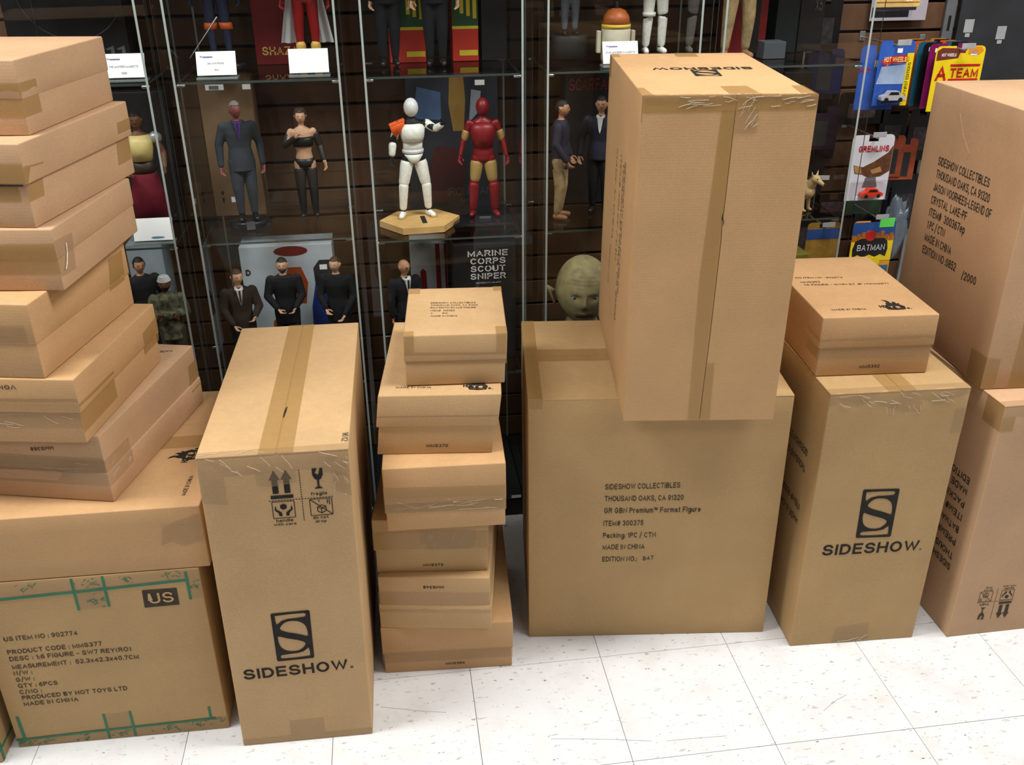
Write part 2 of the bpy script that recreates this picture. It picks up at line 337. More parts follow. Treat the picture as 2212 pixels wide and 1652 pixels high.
# ------------------------------------------------------------------ floor
tg_y, tg_x = 1.63153, .113710
def floor_mat():
    m, nt, b = newmat('vinyl_floor_tile')
    ge = nd(nt, 'ShaderNodeNewGeometry'); oi = nd(nt, 'ShaderNodeObjectInfo')
    add = nd(nt, 'ShaderNodeVectorMath', operation='ADD')
    sc = nd(nt, 'ShaderNodeVectorMath', operation='SCALE'); sc.inputs[0].default_value = (7, 11, 0); nt.links.new(oi.outputs['Random'], sc.inputs['Scale'])
    nt.links.new(ge.outputs['Position'], add.inputs[0]); nt.links.new(sc.outputs[0], add.inputs[1])
    def fleck(scale, lo, hi, stretch):
        mp = nd(nt, 'ShaderNodeMapping'); mp.inputs['Scale'].default_value = stretch; nt.links.new(add.outputs[0], mp.inputs[0])
        n = nd(nt, 'ShaderNodeTexNoise'); n.inputs['Scale'].default_value = scale; n.inputs['Detail'].default_value = 3; n.inputs['Roughness'].default_value = .6
        nt.links.new(mp.outputs[0], n.inputs['Vector'])
        r = nd(nt, 'ShaderNodeMapRange'); r.inputs[1].default_value = lo; r.inputs[2].default_value = hi; nt.links.new(n.outputs['Fac'], r.inputs[0]); return r.outputs[0]
    def mix(base, fac, col, k):
        mx = nd(nt, 'ShaderNodeMix', data_type='RGBA'); mu = nd(nt, 'ShaderNodeMath', operation='MULTIPLY'); mu.inputs[1].default_value = k
        nt.links.new(fac, mu.inputs[0]); nt.links.new(mu.outputs[0], mx.inputs[0]); nt.links.new(base, mx.inputs[6]); mx.inputs[7].default_value = (*col, 1); return mx.outputs[2]
    base = nd(nt, 'ShaderNodeRGB'); base.outputs[0].default_value = (.735, .738, .738, 1)
    c = mix(base.outputs[0], fleck(9, .5, .75, (1, 1, 1)), (.60, .575, .54), .55)
    c = mix(c, fleck(75, .61, .70, (.55, 1.4, 1)), (.36, .345, .33), .75)
    c = mix(c, fleck(52, .685, .72, (.8, 1.6, 1)), (.13, .125, .12), .9)
    c = mix(c, fleck(120, .66, .72, (1, .7, 1)), (.42, .37, .32), .7)
    nt.links.new(c, b.inputs['Base Color'])
    b.inputs['Roughness'].default_value = .30; b.inputs['Specular IOR Level'].default_value = .35
    return m
FLOORM = floor_mat()
T = .3048
fl = MB().box(-4.5, 5, -3.5, 2.75, -.03, -.004).build('floor', mat('floor_screed', (.30, .28, .26), .8, var=.2)); tag(fl, kind='structure')
g = .00055
tv, tf = rounded_grid((g, g, -.004), (T - g, T - g, 0), .0006, (0, 0, 0))
tme = MB().add(tv, tf).mesh('floor_tile'); tme.materials.append(FLOORM)
for i in range(-7, 9):
    for j in range(-8, 4):
        o = bpy.data.objects.new('floor_tile', tme); COL.objects.link(o); o.parent = fl; o.location = (tg_x + i * T, tg_y + j * T, 0)
# dark scuffs on the vinyl



SCF = mat('scuff_grey', (.16, .15, .14), .6, .2, var=.4, alpha=.6)
for pts in ([(.262, 1.408), (.33, 1.398), (.40, 1.386), (.47, 1.372)], [(.50, 1.368), (.57, 1.366), (.63, 1.363)], [(-.09, 1.548), (.0, 1.523), (.05, 1.512)], [(.86, 1.40), (.90, 1.425), (.93, 1.437)], [(1.05, 1.37), (1.065, 1.365)], [(.36, 1.245), (.375, 1.235), (.38, 1.245)]):
    gq = MB(); n = len(pts); gq.v = [(x_, y_ + s_ * .0005, .0003) for x_, y_ in pts for s_ in (-1, 1)]; gq.f = [(2 * i, 2 * i + 2, 2 * i + 3, 2 * i + 1) for i in range(n - 1)]; gq.m = [0] * (n - 1); gq.build('scuff', SCF, fl)

# ------------------------------------------------------------------ back wall of slats
WY = 2.625
SLAT = mat('brown_slatwall', srgb(96, 66, 45), .6, .3, var=.18, scale=14)
wall = MB().box(-1.9, 2.6, WY + .014, WY + .06, 0, 2.3).build('wall_back', mat('slat_groove_dark', (.012, .010, .009), .8)); tag(wall, kind='structure')
sme = MB().add(*rounded_grid((-1.9, 0, .004), (2.6, .016, .0722), .002, (0, 0, 0))).mesh('slat'); sme.materials.append(SLAT)
for k in range(30):
    o = bpy.data.objects.new('slat', sme); COL.objects.link(o); o.parent = wall; o.location = (0, WY, .0405 + k * .0757 - .0757)

# ------------------------------------------------------------------ cartons
class Carton:
    def __init__(self, label, x, y, z, yaw, w, d, h, sx=0, sy=0, col=0, flat=(), name='carton', group=None):
        self.w, self.d, self.h, self.sx, self.sy = w, d, h, sx, sy; self.flat = flat; self.mat = CARD[col]
        self.seed = rnd.random() * 50
        self.root = thing(name, label, 'box', (x, y, z), R(yaw), group)
    def dims(self, f): return {'front': (self.w, self.h), 'top': (self.w, self.d), 'left': (self.d, self.h), 'right': (self.d, self.h), 'back': (self.w, self.h)}[f]
    def bulge(self, f, s, t, amp=.0016):
        if f in self.flat or f == 'back': return 0
        S, Tt = self.dims(f); e = min(s, S - s, t, Tt - t) / .05
        if e <= 0: return 0
        e = min(1, e); e = e * e * (3 - 2 * e); k = {'front': 0, 'top': 9, 'left': 17, 'right': 23}[f]
        return amp * (.5 + noise.noise(Vector((s * 5 + self.seed, t * 5, k)))) * e * (-.8 if f == 'top' else 1)
    def sh(self, p):
        k = p[2] / self.h; return Vector((p[0] + self.sx * k, p[1] + self.sy * k, p[2]))
    def P(self, f, s, t, off=0, inset=0):
        b = self.bulge(f, s, t) + off - inset
        if f == 'front': p = (-self.w / 2 + s, -b, t)
        elif f == 'top': p = (-self.w / 2 + s, t, self.h + b)
        elif f == 'left': p = (-self.w / 2 - b, self.d - s, t)
        else: p = (self.w / 2 + b, s, t)
        return self.sh(p)
    def disp(self, p):
        hw = self.w / 2; e = .0005; q = Vector(p)
        if abs(p[1] - self._lo[1]) < e: q.y -= self.bulge('front', p[0] + hw, p[2])
        elif abs(p[0] - self._lo[0]) < e: q.x -= self.bulge('left', self.d - p[1], p[2])
        elif abs(p[0] - self._hi[0]) < e: q.x += self.bulge('right', p[1], p[2])
        elif abs(p[2] - self.h) < e: q.z += self.bulge('top', p[0] + hw, p[1])
        return self.sh(q)
    def shell(self, name, z0, z1, inset=0, r=.0028, yin=0, zin=0):
        self._lo = (-self.w / 2 + inset, inset + yin, z0); self._hi = (self.w / 2 - inset, self.d - inset, z1 - zin)
        n = [max(1, int((self._hi[i] - self._lo[i]) / .045)) for i in range(3)]
        v, f = rounded_grid(self._lo, self._hi, r, n, self.disp)
        return MB().add(v, f).build(name, self.mat, self.root, True)
    def plain(self): return self.shell('body', 0, self.h)
    def lidded(self, hs, flip=False, e=.0028):
        """telescoping box: the tray stands inside the lid; flip = lid below"""
        if not flip:
            t = self.shell('tray', 0, self.h - .005, e); l = self.shell('lid', hs, self.h)
        else:
            l = self.shell('lid', 0, hs); t = self.shell('tray', .004, self.h, e)
        self.hs, self.flip, self.e = hs, flip, e
        return self
    def topflaps(self, seam, axis='y', gap=.0009):
        th = .005; self.shell('body', 0, self.h, 0, zin=th - .0022)
        hw = self.w / 2; r = .0022
        rects = ((-hw, -hw + seam - gap, 0, self.d), (-hw + seam + gap, hw, 0, self.d)) if axis == 'y' else ((-hw, hw, 0, seam - gap), (-hw, hw, seam + gap, self.d))
        for (a, b, c, d) in rects:
            v, f = rounded_grid((a, c, self.h - th), (b, d, self.h), r, (0, 0, 0), self.sh); MB().add(v, f).build('flap', self.mat, self.root, True)
    def frontflaps(self, pts, gap=.0009):
        """flaps on the front face; seam is a list of (s, t) from bottom to top"""
        th = .005; self.shell('body', 0, self.h, 0, yin=th - .0022)
        for side in (0, 1):
            g = MB(); n = len(pts); hw = self.w / 2
            for i, (s, t) in enumerate(pts):
                xs = (-hw, -hw + s - gap) if side == 0 else (-hw + s + gap, hw)
                for x in xs:
                    for y in (0, th): g.v.append(tuple(self.sh((x, y, t))))
            for i in range(n - 1):
                a = i * 4; b = a + 4
                g.f += [(a, a + 2, b + 2, b), (a + 1, b + 1, b + 3, a + 3), (a, b, b + 1, a + 1), (a + 2, a + 3, b + 3, b + 2)]
            g.f += [(0, 1, 3, 2), ((n - 1) * 4, (n - 1) * 4 + 2, (n - 1) * 4 + 3, (n - 1) * 4 + 1)]
            g.m = [0] * len(g.f); g.build('flap', self.mat, self.root)
    def ins(self, t):
        if not hasattr(self, 'hs'): return 0
        return self.e if ((t < self.hs) != self.flip) else 0
    def tape(self, strips, mat=None, off=.0006, name='tape', rag=0.0):
        """strips: list of (face, four (s,t) corners); corners of strips that share an edge fold round it"""
        for f, q in strips:
            g = MB(); q = [Vector(c) for c in q]
            L = max((q[1] - q[0]).length, (q[2] - q[3]).length); H = max((q[3] - q[0]).length, (q[2] - q[1]).length)
            nu = max(1, int(L / .02)); nv = max(1, int(H / .02)); vs = []
            for j in range(nv + 1):
                for i in range(nu + 1):
                    u, v = i / nu, j / nv
                    p = q[0] * ((1 - u) * (1 - v)) + q[1] * (u * (1 - v)) + q[2] * (u * v) + q[3] * ((1 - u) * v)
                    if rag and j == 0: p = p + Vector((0, rnd.uniform(-rag, rag)))
                    vs.append(self.P(f, p.x, p.y, off + (rnd.random() * .0004 if mat is CLEAR else 0), self.ins(p.y) if f != 'top' else 0))
            g.add(vs, [(j * (nu + 1) + i, j * (nu + 1) + i + 1, (j + 1) * (nu + 1) + i + 1, (j + 1) * (nu + 1) + i) for j in range(nv) for i in range(nu)])
            g.build(name, mat or TAPE, self.root, True)
    def wrinkles(self, f, s0, t0, s1, t1, n, ang=0, L=.03):
        """fine raised folds in the clear tape, tinted pale to carry their highlights"""
        g = MB()
        for k in range(n):
            s = rnd.uniform(s0, s1); t = rnd.uniform(t0, t1); a = R(ang + rnd.gauss(0, 14)); l = L * rnd.uniform(.4, 1.2); pts = []
            for j in range(4):
                q = (s + math.cos(a) * l * j / 3 + rnd.gauss(0, .0006), t + math.sin(a) * l * j / 3 + rnd.gauss(0, .0006))
                if s0 - .001 <= q[0] <= s1 + .001 and t0 - .001 <= q[1] <= t1 + .001: pts.append(self.P(f, q[0], q[1], .0014, self.ins(q[1]) if f != 'top' else 0))
            if len(pts) > 1: g.tube(pts, rnd.uniform(.00022, .0005), 5)
        if g.v: tag(g.build('tape_wrinkles', WRINK, self.root, True), kind='stuff')
    def rect(self, f, s0, t0, s1, t1): return (f, [(s0, t0), (s1, t0), (s1, t1), (s0, t1)])
    def line(self, g, f, s, p, q, h, bold=.012, off=.0009, gap=1.0):
        v, fs = text_geo(s, bold, gap); mn = min(a[0] for a in v); mx = max(a[0] for a in v)
        p = Vector(p); q = Vector(q); d = (q - p); n = Vector((-d.y, d.x)).normalized()
        out = []
        for a in v:
            st = p + d * ((a[0] - mn) / (mx - mn)) + n * (a[1] / CAPH * h)
            out.append(self.P(f, st.x, st.y, off, self.ins(st.y) if f != 'top' else 0))
        g.add(out, fs)
    def text(self, f, lines, mat=None, bold=.012, name='printed_text'):
        for (s, p, q, h) in lines:
            g = MB(); self.line(g, f, s, p, q, h, bold); o = g.build(name, mat or INKB, self.root)
        return o
    def art(self, f, geo, quad, mat=None, name='printed_logo', off=.0009):
        """geo in a unit frame laid into quad (bl, br, tr, tl)"""
        q = [Vector(c) for c in quad]; out = []
        for a in geo[0]:
            u, v = a[0], a[1]
            st = q[0] * ((1 - u) * (1 - v)) + q[1] * (u * (1 - v)) + q[2] * (u * v) + q[3] * ((1 - u) * v)
            out.append(self.P(f, st.x, st.y, off, self.ins(st.y) if f != 'top' else 0))
        return MB().add(out, geo[1]).build(name, mat or INK, self.root)

def icon_geo():
    """handling marks: two arrows, glass, hands, crossed-out drop; frame 0..1 x 0..1"""
    g = MB()
    def poly(*l): v, f = poly_geo(list(l)); g.add(v, f)
    def seg(a, b, w=.012):
        a = Vector(a); b = Vector(b); n = (b - a).normalized(); n = Vector((-n.y, n.x)) * w / 2
        g.add([(*(a - n), 0), (*(b - n), 0), (*(b + n), 0), (*(a + n), 0)], [(0, 1, 2, 3)])
    for x in (.12, .30): poly([(x - .045, .56), (x + .045, .56), (x + .045, .82), (x + .085, .82), (x, 1.0), (x - .085, .82), (x - .045, .82)])
    poly([(.035, .525), (.38, .525), (.38, .46 + .0), (.035, .46)])
    for k in range(22):
        a = k / 22; seg((.505, a), (.505, a + .028), .014); seg((a, .425), (a + .028, .425), .014)
    poly([(.70, .99), (.78, .99), (.74, .90), (.78, .86), (.80, .90), (.82, .99), (.86, .99), (.86, .86), (.83, .79), (.795, .765), (.795, .64), (.84, .615), (.84, .60), (.72, .60), (.72, .615), (.765, .64), (.765, .765), (.73, .79), (.70, .86)])
    for (x0, x1, y0, y1) in ((.04, .38, .08, .40), (.62, .96, .08, .40)):
        seg((x0, y0), (x1, y0)); seg((x1, y0), (x1, y1)); seg((x1, y1), (x0, y1)); seg((x0, y1), (x0, y0))
    for s in (-1, 1):
        c = .21
        poly([(c + s * .03, .12), (c + s * .075, .12), (c + s * .085, .18), (c + s * .14, .24), (c + s * .13, .31), (c + s * .115, .31), (c + s * .11, .25), (c + s * .06, .21), (c + s * .03, .18)][::s])
    poly([(.16, .33), (.21, .36), (.26, .33), (.26, .27), (.21, .24), (.16, .27)])
    for a, b in (((.73, .24), (.79, .28)), ((.79, .28), (.86, .25)), ((.73, .24), (.73, .16)), ((.73, .16), (.79, .12)), ((.79, .12), (.86, .16)), ((.86, .16), (.86, .25)), ((.79, .21), (.79, .12)), ((.73, .24), (.79, .21)), ((.79, .21), (.86, .25)), ((.62, .40), (.96, .08)), ((.76, .38), (.76, .34)), ((.89, .38), (.89, .30)), ((.92, .38), (.92, .28))): seg(a, b, .014)
    def word(s, x0, x1, y, h):
        v, f = text_geo(s, .012); mn = min(p[0] for p in v); mx = max(p[0] for p in v)
        g.add([(x0 + (p[0] - mn) / (mx - mn) * (x1 - x0), y + p[1] / CAPH * h, 0) for p in v], f)
    word('fragile', .65, .90, .475, .062); word('handle', .075, .335, .0, .062); word('with care', .03, .38, -.07, .05); word('do not', .645, .885, .008, .06); word('drop', .675, .85, -.066, .05)
    return g.v, g.f
ICONS = icon_geo()

# ---------- tall carton with the big framed S, left of centre
c = Carton('tall carton with black S logo and handling marks, standing beside the green-taped box', -.2417, 1.478, 0, -1.14, .2677, .5879, .698, .0078, -.0012, 0, flat=('top',), name='shipping_carton')
c.topflaps(.140, 'y')
c.tape([('top', [(.1085, .0), (.170, .0), (.166, .5879), (.108, .5879)])], name='tape')
c.tape([('front', [(.0, .655), (.075, .657), (.075, .698), (.0, .698)]), ('front', [(.075, .657), (.19, .660), (.19, .698), (.075, .698)]), ('front', [(.19, .660), (.2677, .640), (.2677, .698), (.19, .698)]),
        ('top', [(.0, .0), (.2677, .0), (.2677, .020), (.0, .017)])], CLEAR, name='clear_tape')
c.tape([('front', [(.0, .60), (.045, .60), (.045, .655), (.0, .655)]), ('front', [(.10, .632), (.172, .632), (.172, .66), (.10, .66)]), ('front', [(.236, .61), (.2677, .60), (.2677, .64), (.236, .655)])], CLEAR, name='clear_tape', off=.0009, rag=.003)
c.tape([('front', [(.0, .0), (.2677, .0), (.2677, .018), (.0, .018)]), ('front', [(.10, .018), (.17, .018), (.17, .060), (.10, .060)])], CLEAR, name='clear_tape')
c.wrinkles('front', .002, .655, .266, .696, 16, -35, .03); c.wrinkles('top', .002, .0, .266, .018, 8, 4, .04); c.wrinkles('front', .235, .60, .266, .66, 5, -70, .02)
c.art('front', S_LOGO, [(.0927, .2215), (.1656, .2231), (.167, .3443), (.0922, .3428)])
c.text('front', [('SIDESHOW', (.0228, .1804), (.2303, .1849), .0262)], INK, .022)
c.text('front', [('®', (.2341, .1862), (.2412, .1865), .007)], INKB, .0)
c.art('front', ICONS, [(.1176, .5520), (.2345, .5530), (.2345, .6635), (.1176, .6625)], INK, 'handling_marks')
c.text('top', [('1612', (.2545, .060), (.2540, .026), .012)], INKF, .0, 'stamped_number')
m = MB(); v = [c.P('top', s, t, .0008) for s, t in ((.1392, .135), (.1412, .13), (.1436, .155), (.144, .178), (.1412, .172), (.1396, .158))]; m.add(v, [tuple(range(6))]); m.build('tear', INK, c.root)

# ---------- wide carton and the tall one standing on it
c = Carton('widest carton with seven printed lines, standing on the floor under the tallest box', .544, 1.6898, 0, -6.43, .5638, .4263, .6392, -.0027, .0034, 2, flat=('top',), name='shipping_carton')
c.topflaps(.2205, 'x')
c.tape([('top', [(.0, .187), (.5638, .187), (.5638, .252), (.0, .252)])])
c.tape([('top', [(.0, .0), (.031, .0), (.031, .187), (.0, .187)]), ('top', [(.0, .252), (.031, .252), (.031, .4263), (.0, .4263)]), ('front', [(.0, .617), (.031, .617), (.031, .6392), (.0, .6392)])])
c.text('front', [('SIDESHOW COLLECTIBLES', (.1693, .4136), (.3356, .4152), .0140), ('THOUSAND OAKS, CA 91320', (.1695, .3830), (.3448, .3828), .0140), ('GR GBN Premium™ Format Figure', (.1693, .3515), (.3853, .3508), .0140),
                 ('ITEM# 300375', (.1687, .3173), (.2586, .3179), .0140), ('Packing: 1PC / CTN', (.1685, .2848), (.2879, .2847), .0138), ('MADE IN CHINA', (.1687, .2525), (.2646, .2530), .0138), ('EDITION NO.:', (.1690, .2191), (.2485, .2188), .0138)])
c.text('front', [('847', (.2626, .2202), (.2875, .2225), .0115)], INKB, .0, 'handwritten_number')

c = Carton('tallest carton, standing on the widest box, seam and torn tape down its front', .5854, 1.5834, .6405, -7.29, .2996, .5537, .63, .0056, .0008, 1, flat=('front',), name='shipping_carton')
seam = [(.1517, 0), (.1525, .03), (.1558, .184), (.1581, .3747), (.1572, .395), (.1555, .414), (.1577, .4264), (.1591, .549), (.1603, .63)]
c.frontflaps(seam)
c.tape([('front', [(.128, .0), (.1512, .0), (.1555, .30), (.1250, .30)]), ('front', [(.1250, .30), (.1555, .30), (.1595, .605), (.1362, .605)])])
c.tape([('front', [(.153, .0), (.1722, .0), (.1701, .1264), (.1560, .1264)])])
c.tape([('front', [(.0, .601), (.2996, .605), (.2996, .63), (.0, .63)]), ('top', [(.0, .0), (.2996, .0), (.2996, .012), (.0, .012)]), ('left', [(.5447, .585), (.5537, .585), (.5537, .63), (.5447, .63)])])
c.tape([('front', [(.158, .565), (.20, .565), (.20, .605), (.158, .605)]), ('front', [(.0, .618), (.2996, .618), (.2996, .629), (.0, .629)]), ('top', [(.0, .0), (.2996, .0), (.2996, .01), (.0, .01)])], CLEAR, off=.0010, name='clear_tape')
c.tape([('top', [(.150, .0), (.205, .0), (.200, .104), (.152, .104)]), ('top', [(.2720, .0), (.2996, .0), (.2996, .098), (.2790, .098)]), ('top', [(.0, .0), (.020, .0), (.012, .086), (.0, .086)]), ('top', [(.140, .50), (.188, .50), (.188, .5537), (.140, .5537)]), ('top', [(.0, .5), (.018, .5), (.018, .5537), (.0, .5537)]), ('left', [(.0, .585), (.045, .585), (.045, .63), (.0, .63)])])
c.wrinkles('front', .002, .606, .297, .629, 26, 4, .03); c.wrinkles('front', .158, .57, .20, .628, 10, 60, .03); c.wrinkles('top', .002, .0, .297, .008, 12, 2, .04)
c.text('top', [('SIDESHOW', (.2624, .3335), (.0595, .3345), .030)], INK, .022)
c.art('top', S_LOGO, [(.1850, .3010), (.1335, .3040), (.1298, .2200), (.1810, .2190)], INK)
c.text('left', [('SIDESHOW COLLECTIBLES', (.372, .478), (.352, .200), .020), ('THOUSAND OAKS, CA 91320', (.345, .470), (.326, .130), .020), ('ITEM# 300 PC / CTN', (.300, .475), (.285, .25), .018), ('MADE IN CHINA', (.225, .470), (.205, .27), .016), ('EDITION NO.', (.185, .25), (.175, .155), .014)], INKF, -.008)
m = MB(); m.add([c.P('front', s, t, .0012) for s, t in ((.1577, .4285), (.1560, .4225), (.1548, .4150), (.1575, .4090), (.1592, .4030), (.1582, .3975), (.1598, .4065), (.1618, .4000), (.1584, .4115), (.1572, .4170))], [tuple(range(10))]); m.build('tear', INK, c.root)

# ---------- pair at right of centre
c = Carton('tall carton with black S logo below a small printed box, right of the widest box', 1.0183, 1.5959, 0, -2.46, .301, .42, .6684, .0003, -.0019, 2, flat=('top',), name='shipping_carton')
c.topflaps(.1525, 'y')
c.tape([('top', [(.122, .0), (.183, .0), (.183, .42), (.122, .42)])])
c.tape([('top', [(.0, .0), (.301, .0), (.301, .022), (.0, .022)]), ('front', [(.0, .643), (.12, .636), (.12, .6684), (.0, .6684)]), ('front', [(.12, .630), (.20, .612), (.20, .6684), (.12, .6684)]), ('front', [(.20, .640), (.301, .655), (.301, .6684), (.20, .6684)])], CLEAR, name='clear_tape', rag=.006)
c.tape([('front', [(.10, .0), (.19, .0), (.185, .055), (.105, .050)]), ('front', [(.275, .56), (.301, .56), (.301, .62), (.275, .62)])], CLEAR, name='clear_tape')
c.wrinkles('front', .004, .635, .298, .667, 26, -20, .03); c.wrinkles('front', .12, .612, .20, .64, 10, -60, .02); c.wrinkles('front', .10, .0, .19, .02, 6, 10, .03)
c.art('front', S_LOGO, [(.1108, .3039), (.1922, .3013), (.1905, .4284), (.1077, .4313)])
c.text('front', [('SIDESHOW', (.0385, .2608), (.2640, .2578), .0288)], INK, .022)
c.text('front', [('®', (.2665, .2585), (.272, .2585), .005)], INKB, .0)
c.text('left', [('SIDESHOW COLLECTIBLES', (.36, .50), (.16, .50), .017), ('THOUSAND OAKS, CA 91320', (.36, .46), (.15, .46), .017), ('ITEM# 300358', (.36, .36), (.24, .36), .017), ('MADE IN CHINA', (.36, .32), (.23, .32), .017)])

c = Carton('small lidded box with flame logo and printed lines, on the carton right of centre', .9911, 1.6703, .6697, -3.97, .2472, .3715, .1338, .0005, .0023, 1, name='lidded_carton').lidded(.0645)
c.tape([('front', [(.0, .040), (.2472, .036), (.2472, .088), (.0, .086)])], CLEAR, name='clear_tape')
c.tape([('left', [(.30, .038), (.3715, .038), (.3715, .086), (.30, .086)])])
c.text('top', [('US ITEM NO : 902673', (.0231, .2334), (.1310, .2292), .0085), ('MMS392', (.0254, .2038), (.0699, .2041), .0090), ('1:6 FIGURE - SWR1 ST JP (TK14057)', (.0269, .1872), (.2176, .1813), .0085), ('MADE IN CHINA', (.0339, .0377), (.1074, .0365), .0090)], bold=.004)
c.art('top', FLAME, [(.1409, .0340), (.2026, .0330), (.2026, .085), (.1409, .085)])
c.text('front', [('MMS392', (.0949, .0156), (.1387, .0160), .0072)], INKB, .016)

# ---------- far right pair
c = Carton('right edge lower carton with upside-down handling marks, under a taller printed carton', 1.4495, 1.5803, 0, .48, .4, .45, .622, 0, 0, 3, flat=('top',), name='shipping_carton')
c.topflaps(.2, 'y')
c.tape([('top', [(.165, .0), (.235, .0), (.235, .45), (.165, .45)])])
c.tape([('top', [(.0, .0), (.4, .0), (.4, .02), (.0, .02)]), ('front', [(.0, .595), (.4, .592), (.4, .622), (.0, .622)])], CLEAR, name='clear_tape')
c.tape([('left', [(.39, .56), (.45, .56), (.45, .622), (.39, .622)]), ('front', [(.0, .56), (.03, .56), (.03, .595), (.0, .595)])])
c.art('front', ICONS, [(.1480, .1330), (.0540, .1350), (.0545, .0440), (.1490, .0420)], INKB, 'handling_marks')
c.text('left', [('EDITION NO.', (.3995, .4126), (.272, .4110), .017), ('MADE IN CHINA', (.4000, .3830), (.236, .3815), .017), ('PACKING: 1PC', (.4010, .3510), (.255, .3490), .017), ('ITEM# 300232', (.4030, .3170), (.248, .3150), .017), ('BATMAN', (.4027, .2830), (.322, .2810), .017), ('PREMIUM FORMAT', (.4030, .2480), (.20, .2465), .017), ('THOUSAND OAKS', (.4050, .2100), (.224, .2080), .017), ('SIDESHOW COLLECT', (.4055, .1790), (.200, .1770), .017)], INK)

c = Carton('right edge upper carton with eight lines of condensed print on its side', 1.44, 1.6435, .6233, -3.83, .4, .4382, .5765, 0, 0, 3, name='shipping_carton')
c.plain()
c.tape([('left', [(.375, .0), (.4382, .0), (.4382, .075), (.375, .072)]), ('front', [(.0, .0), (.03, .0), (.03, .072), (.0, .075)])])
c.tape([('front', [(.06, .0), (.13, .0), (.13, .576), (.06, .576)])])
c.text('left', [('SIDESHOW COLLECTIBLES', (.0836, .4033), (.3067, .4071), .0190), ('THOUSAND OAKS, CA 91320', (.0856, .3740), (.3190, .3775), .0190), ('JASON VOORHEES-LEGEND OF', (.0859, .3435), (.3369, .3490), .0190), ('CRYSTAL  LAKE-PF', (.0856, .3130), (.2489, .3185), .0190), ('ITEM#  300367ep', (.0877, .2838), (.2527, .2890), .0190), ('1 PC / CTN', (.0890, .2545), (.1733, .2571), .0190), ('MADE IN CHINA', (.0889, .2240), (.2161, .2290), .0190), ('EDITION NO :0852', (.0898, .1938), (.2481, .2010), .0190), ('/2000', (.2775, .1949), (.3365, .2010), .0180)], INK, .004)
m = MB(); m.tube([c.P('left', s, t, .0003) for s, t in ((.13, .575), (.135, .53), (.165, .49), (.205, .455), (.20, .44))], .0004, 6); m.build('crease', c.mat, c.root, True)

# ---------- stack of six in the middle
ST = 'lidded boxes stacked in the middle'
c = Carton('flat bottom box of the middle stack, standing on the floor tiles', .0661, 1.6385, 0, -3.54, .2958, .38, .1325, col=1, name='lidded_carton', group=ST).lidded(.056)
c.tape([('front', [(.0, .030), (.2958, .028), (.2958, .060), (.0, .062)])], CLEAR, name='clear_tape')
c.text('front', [('MMS394', (.1410, .0153), (.1846, .0148), .0074)], INKB, .014)
c = Carton('second box up in the middle stack with upside-down print', .0416, 1.6307, .1325, -9.1, .247, .38, .139, col=0, name='lidded_carton', group=ST).lidded(.065, True, .0022)
c.tape([('front', [(.0, .045), (.247, .045), (.247, .10), (.0, .10)])], CLEAR, name='clear_tape')
c.text('front', [('MMS348', (.1451, .1171), (.1004, .1173), .0074)], INK, .02)
c = Carton('third box up in the middle stack with taped seam, under the plain tilted one', .0414, 1.6506, .2715, -6.5, .2463, .38, .1388, col=2, name='lidded_carton', group=ST).lidded(.060, e=.003)
c.tape([('front', [(.0, .062), (.2463, .062), (.2463, .108), (.0, .108)])], name='tape')
c.tape([('front', [(.10, .06), (.22, .06), (.22, .112), (.10, .112)])], CLEAR, name='clear_tape', off=.001)
c.wrinkles('front', .10, .064, .22, .11, 10, 70, .02)
c.text('front', [('MMS373', (.1035, .0160), (.1465, .0158), .0068)], INKB, .014)
c = Carton('fourth box up in the middle stack, unprinted front with wrinkled tape', .0748, 1.6116, .4103, -2.81, .2486, .38, .152, col=1, name='lidded_carton', group=ST).lidded(.066, e=.0022)
c.tape([('front', [(.0, .044), (.2486, .040), (.2486, .099), (.0, .107)])])
c.tape([('front', [(.0, .046), (.2486, .042), (.2486, .072), (.0, .078)])], CLEAR, name='clear_tape', off=.0011)
c.wrinkles('front', .004, .045, .245, .075, 16, 0, .06)
c.tape([('left', [(.32, .044), (.38, .044), (.38, .105), (.32, .105)])])
c = Carton('fifth box up in the middle stack, loose leaning lid above printed tray', .0588, 1.6576, .5623, -6.28, .245, .3787, .1376, .0165, -.0005, 0, name='lidded_carton', group=ST).lidded(.066, e=.005)
c.tape([('front', [(.0, .066), (.245, .064), (.245, .090), (.0, .092)])])
c.text('top', [('MADE IN CHINA', (.0325, .0335), (.104, .0305), .0080)], INKB, .008)
c.art('top', FLAME, [(.168, .022), (.226, .020), (.226, .070), (.168, .070)])
c.text('front', [('MMS370', (.1043, .0163), (.1481, .0155), .0072)], INKB, .016)
c = Carton('smallest top box of the middle stack with six printed lines on its lid', .1093, 1.6926, .7012, -4.45, .2046, .2606, .1109, .0037, -.0005, 0, name='lidded_carton', group=ST).lidded(.0535, e=.0026)
c.tape([('front', [(.0, .048), (.2046, .044), (.2046, .070), (.0, .074)])])
c.tape([('front', [(.0, .074), (.02, .074), (.02, .1109), (.0, .1109)]), ('top', [(.0, .0), (.02, .0), (.02, .022), (.0, .022)]), ('front', [(.183, .07), (.2046, .07), (.2046, .1109), (.183, .1109)]), ('top', [(.182, .0), (.2046, .0), (.2046, .035), (.182, .035)]), ('top', [(.0, .228), (.026, .228), (.026, .2606), (.0, .2606)]), ('top', [(.186, .235), (.2046, .235), (.2046, .2606), (.186, .2606)])])
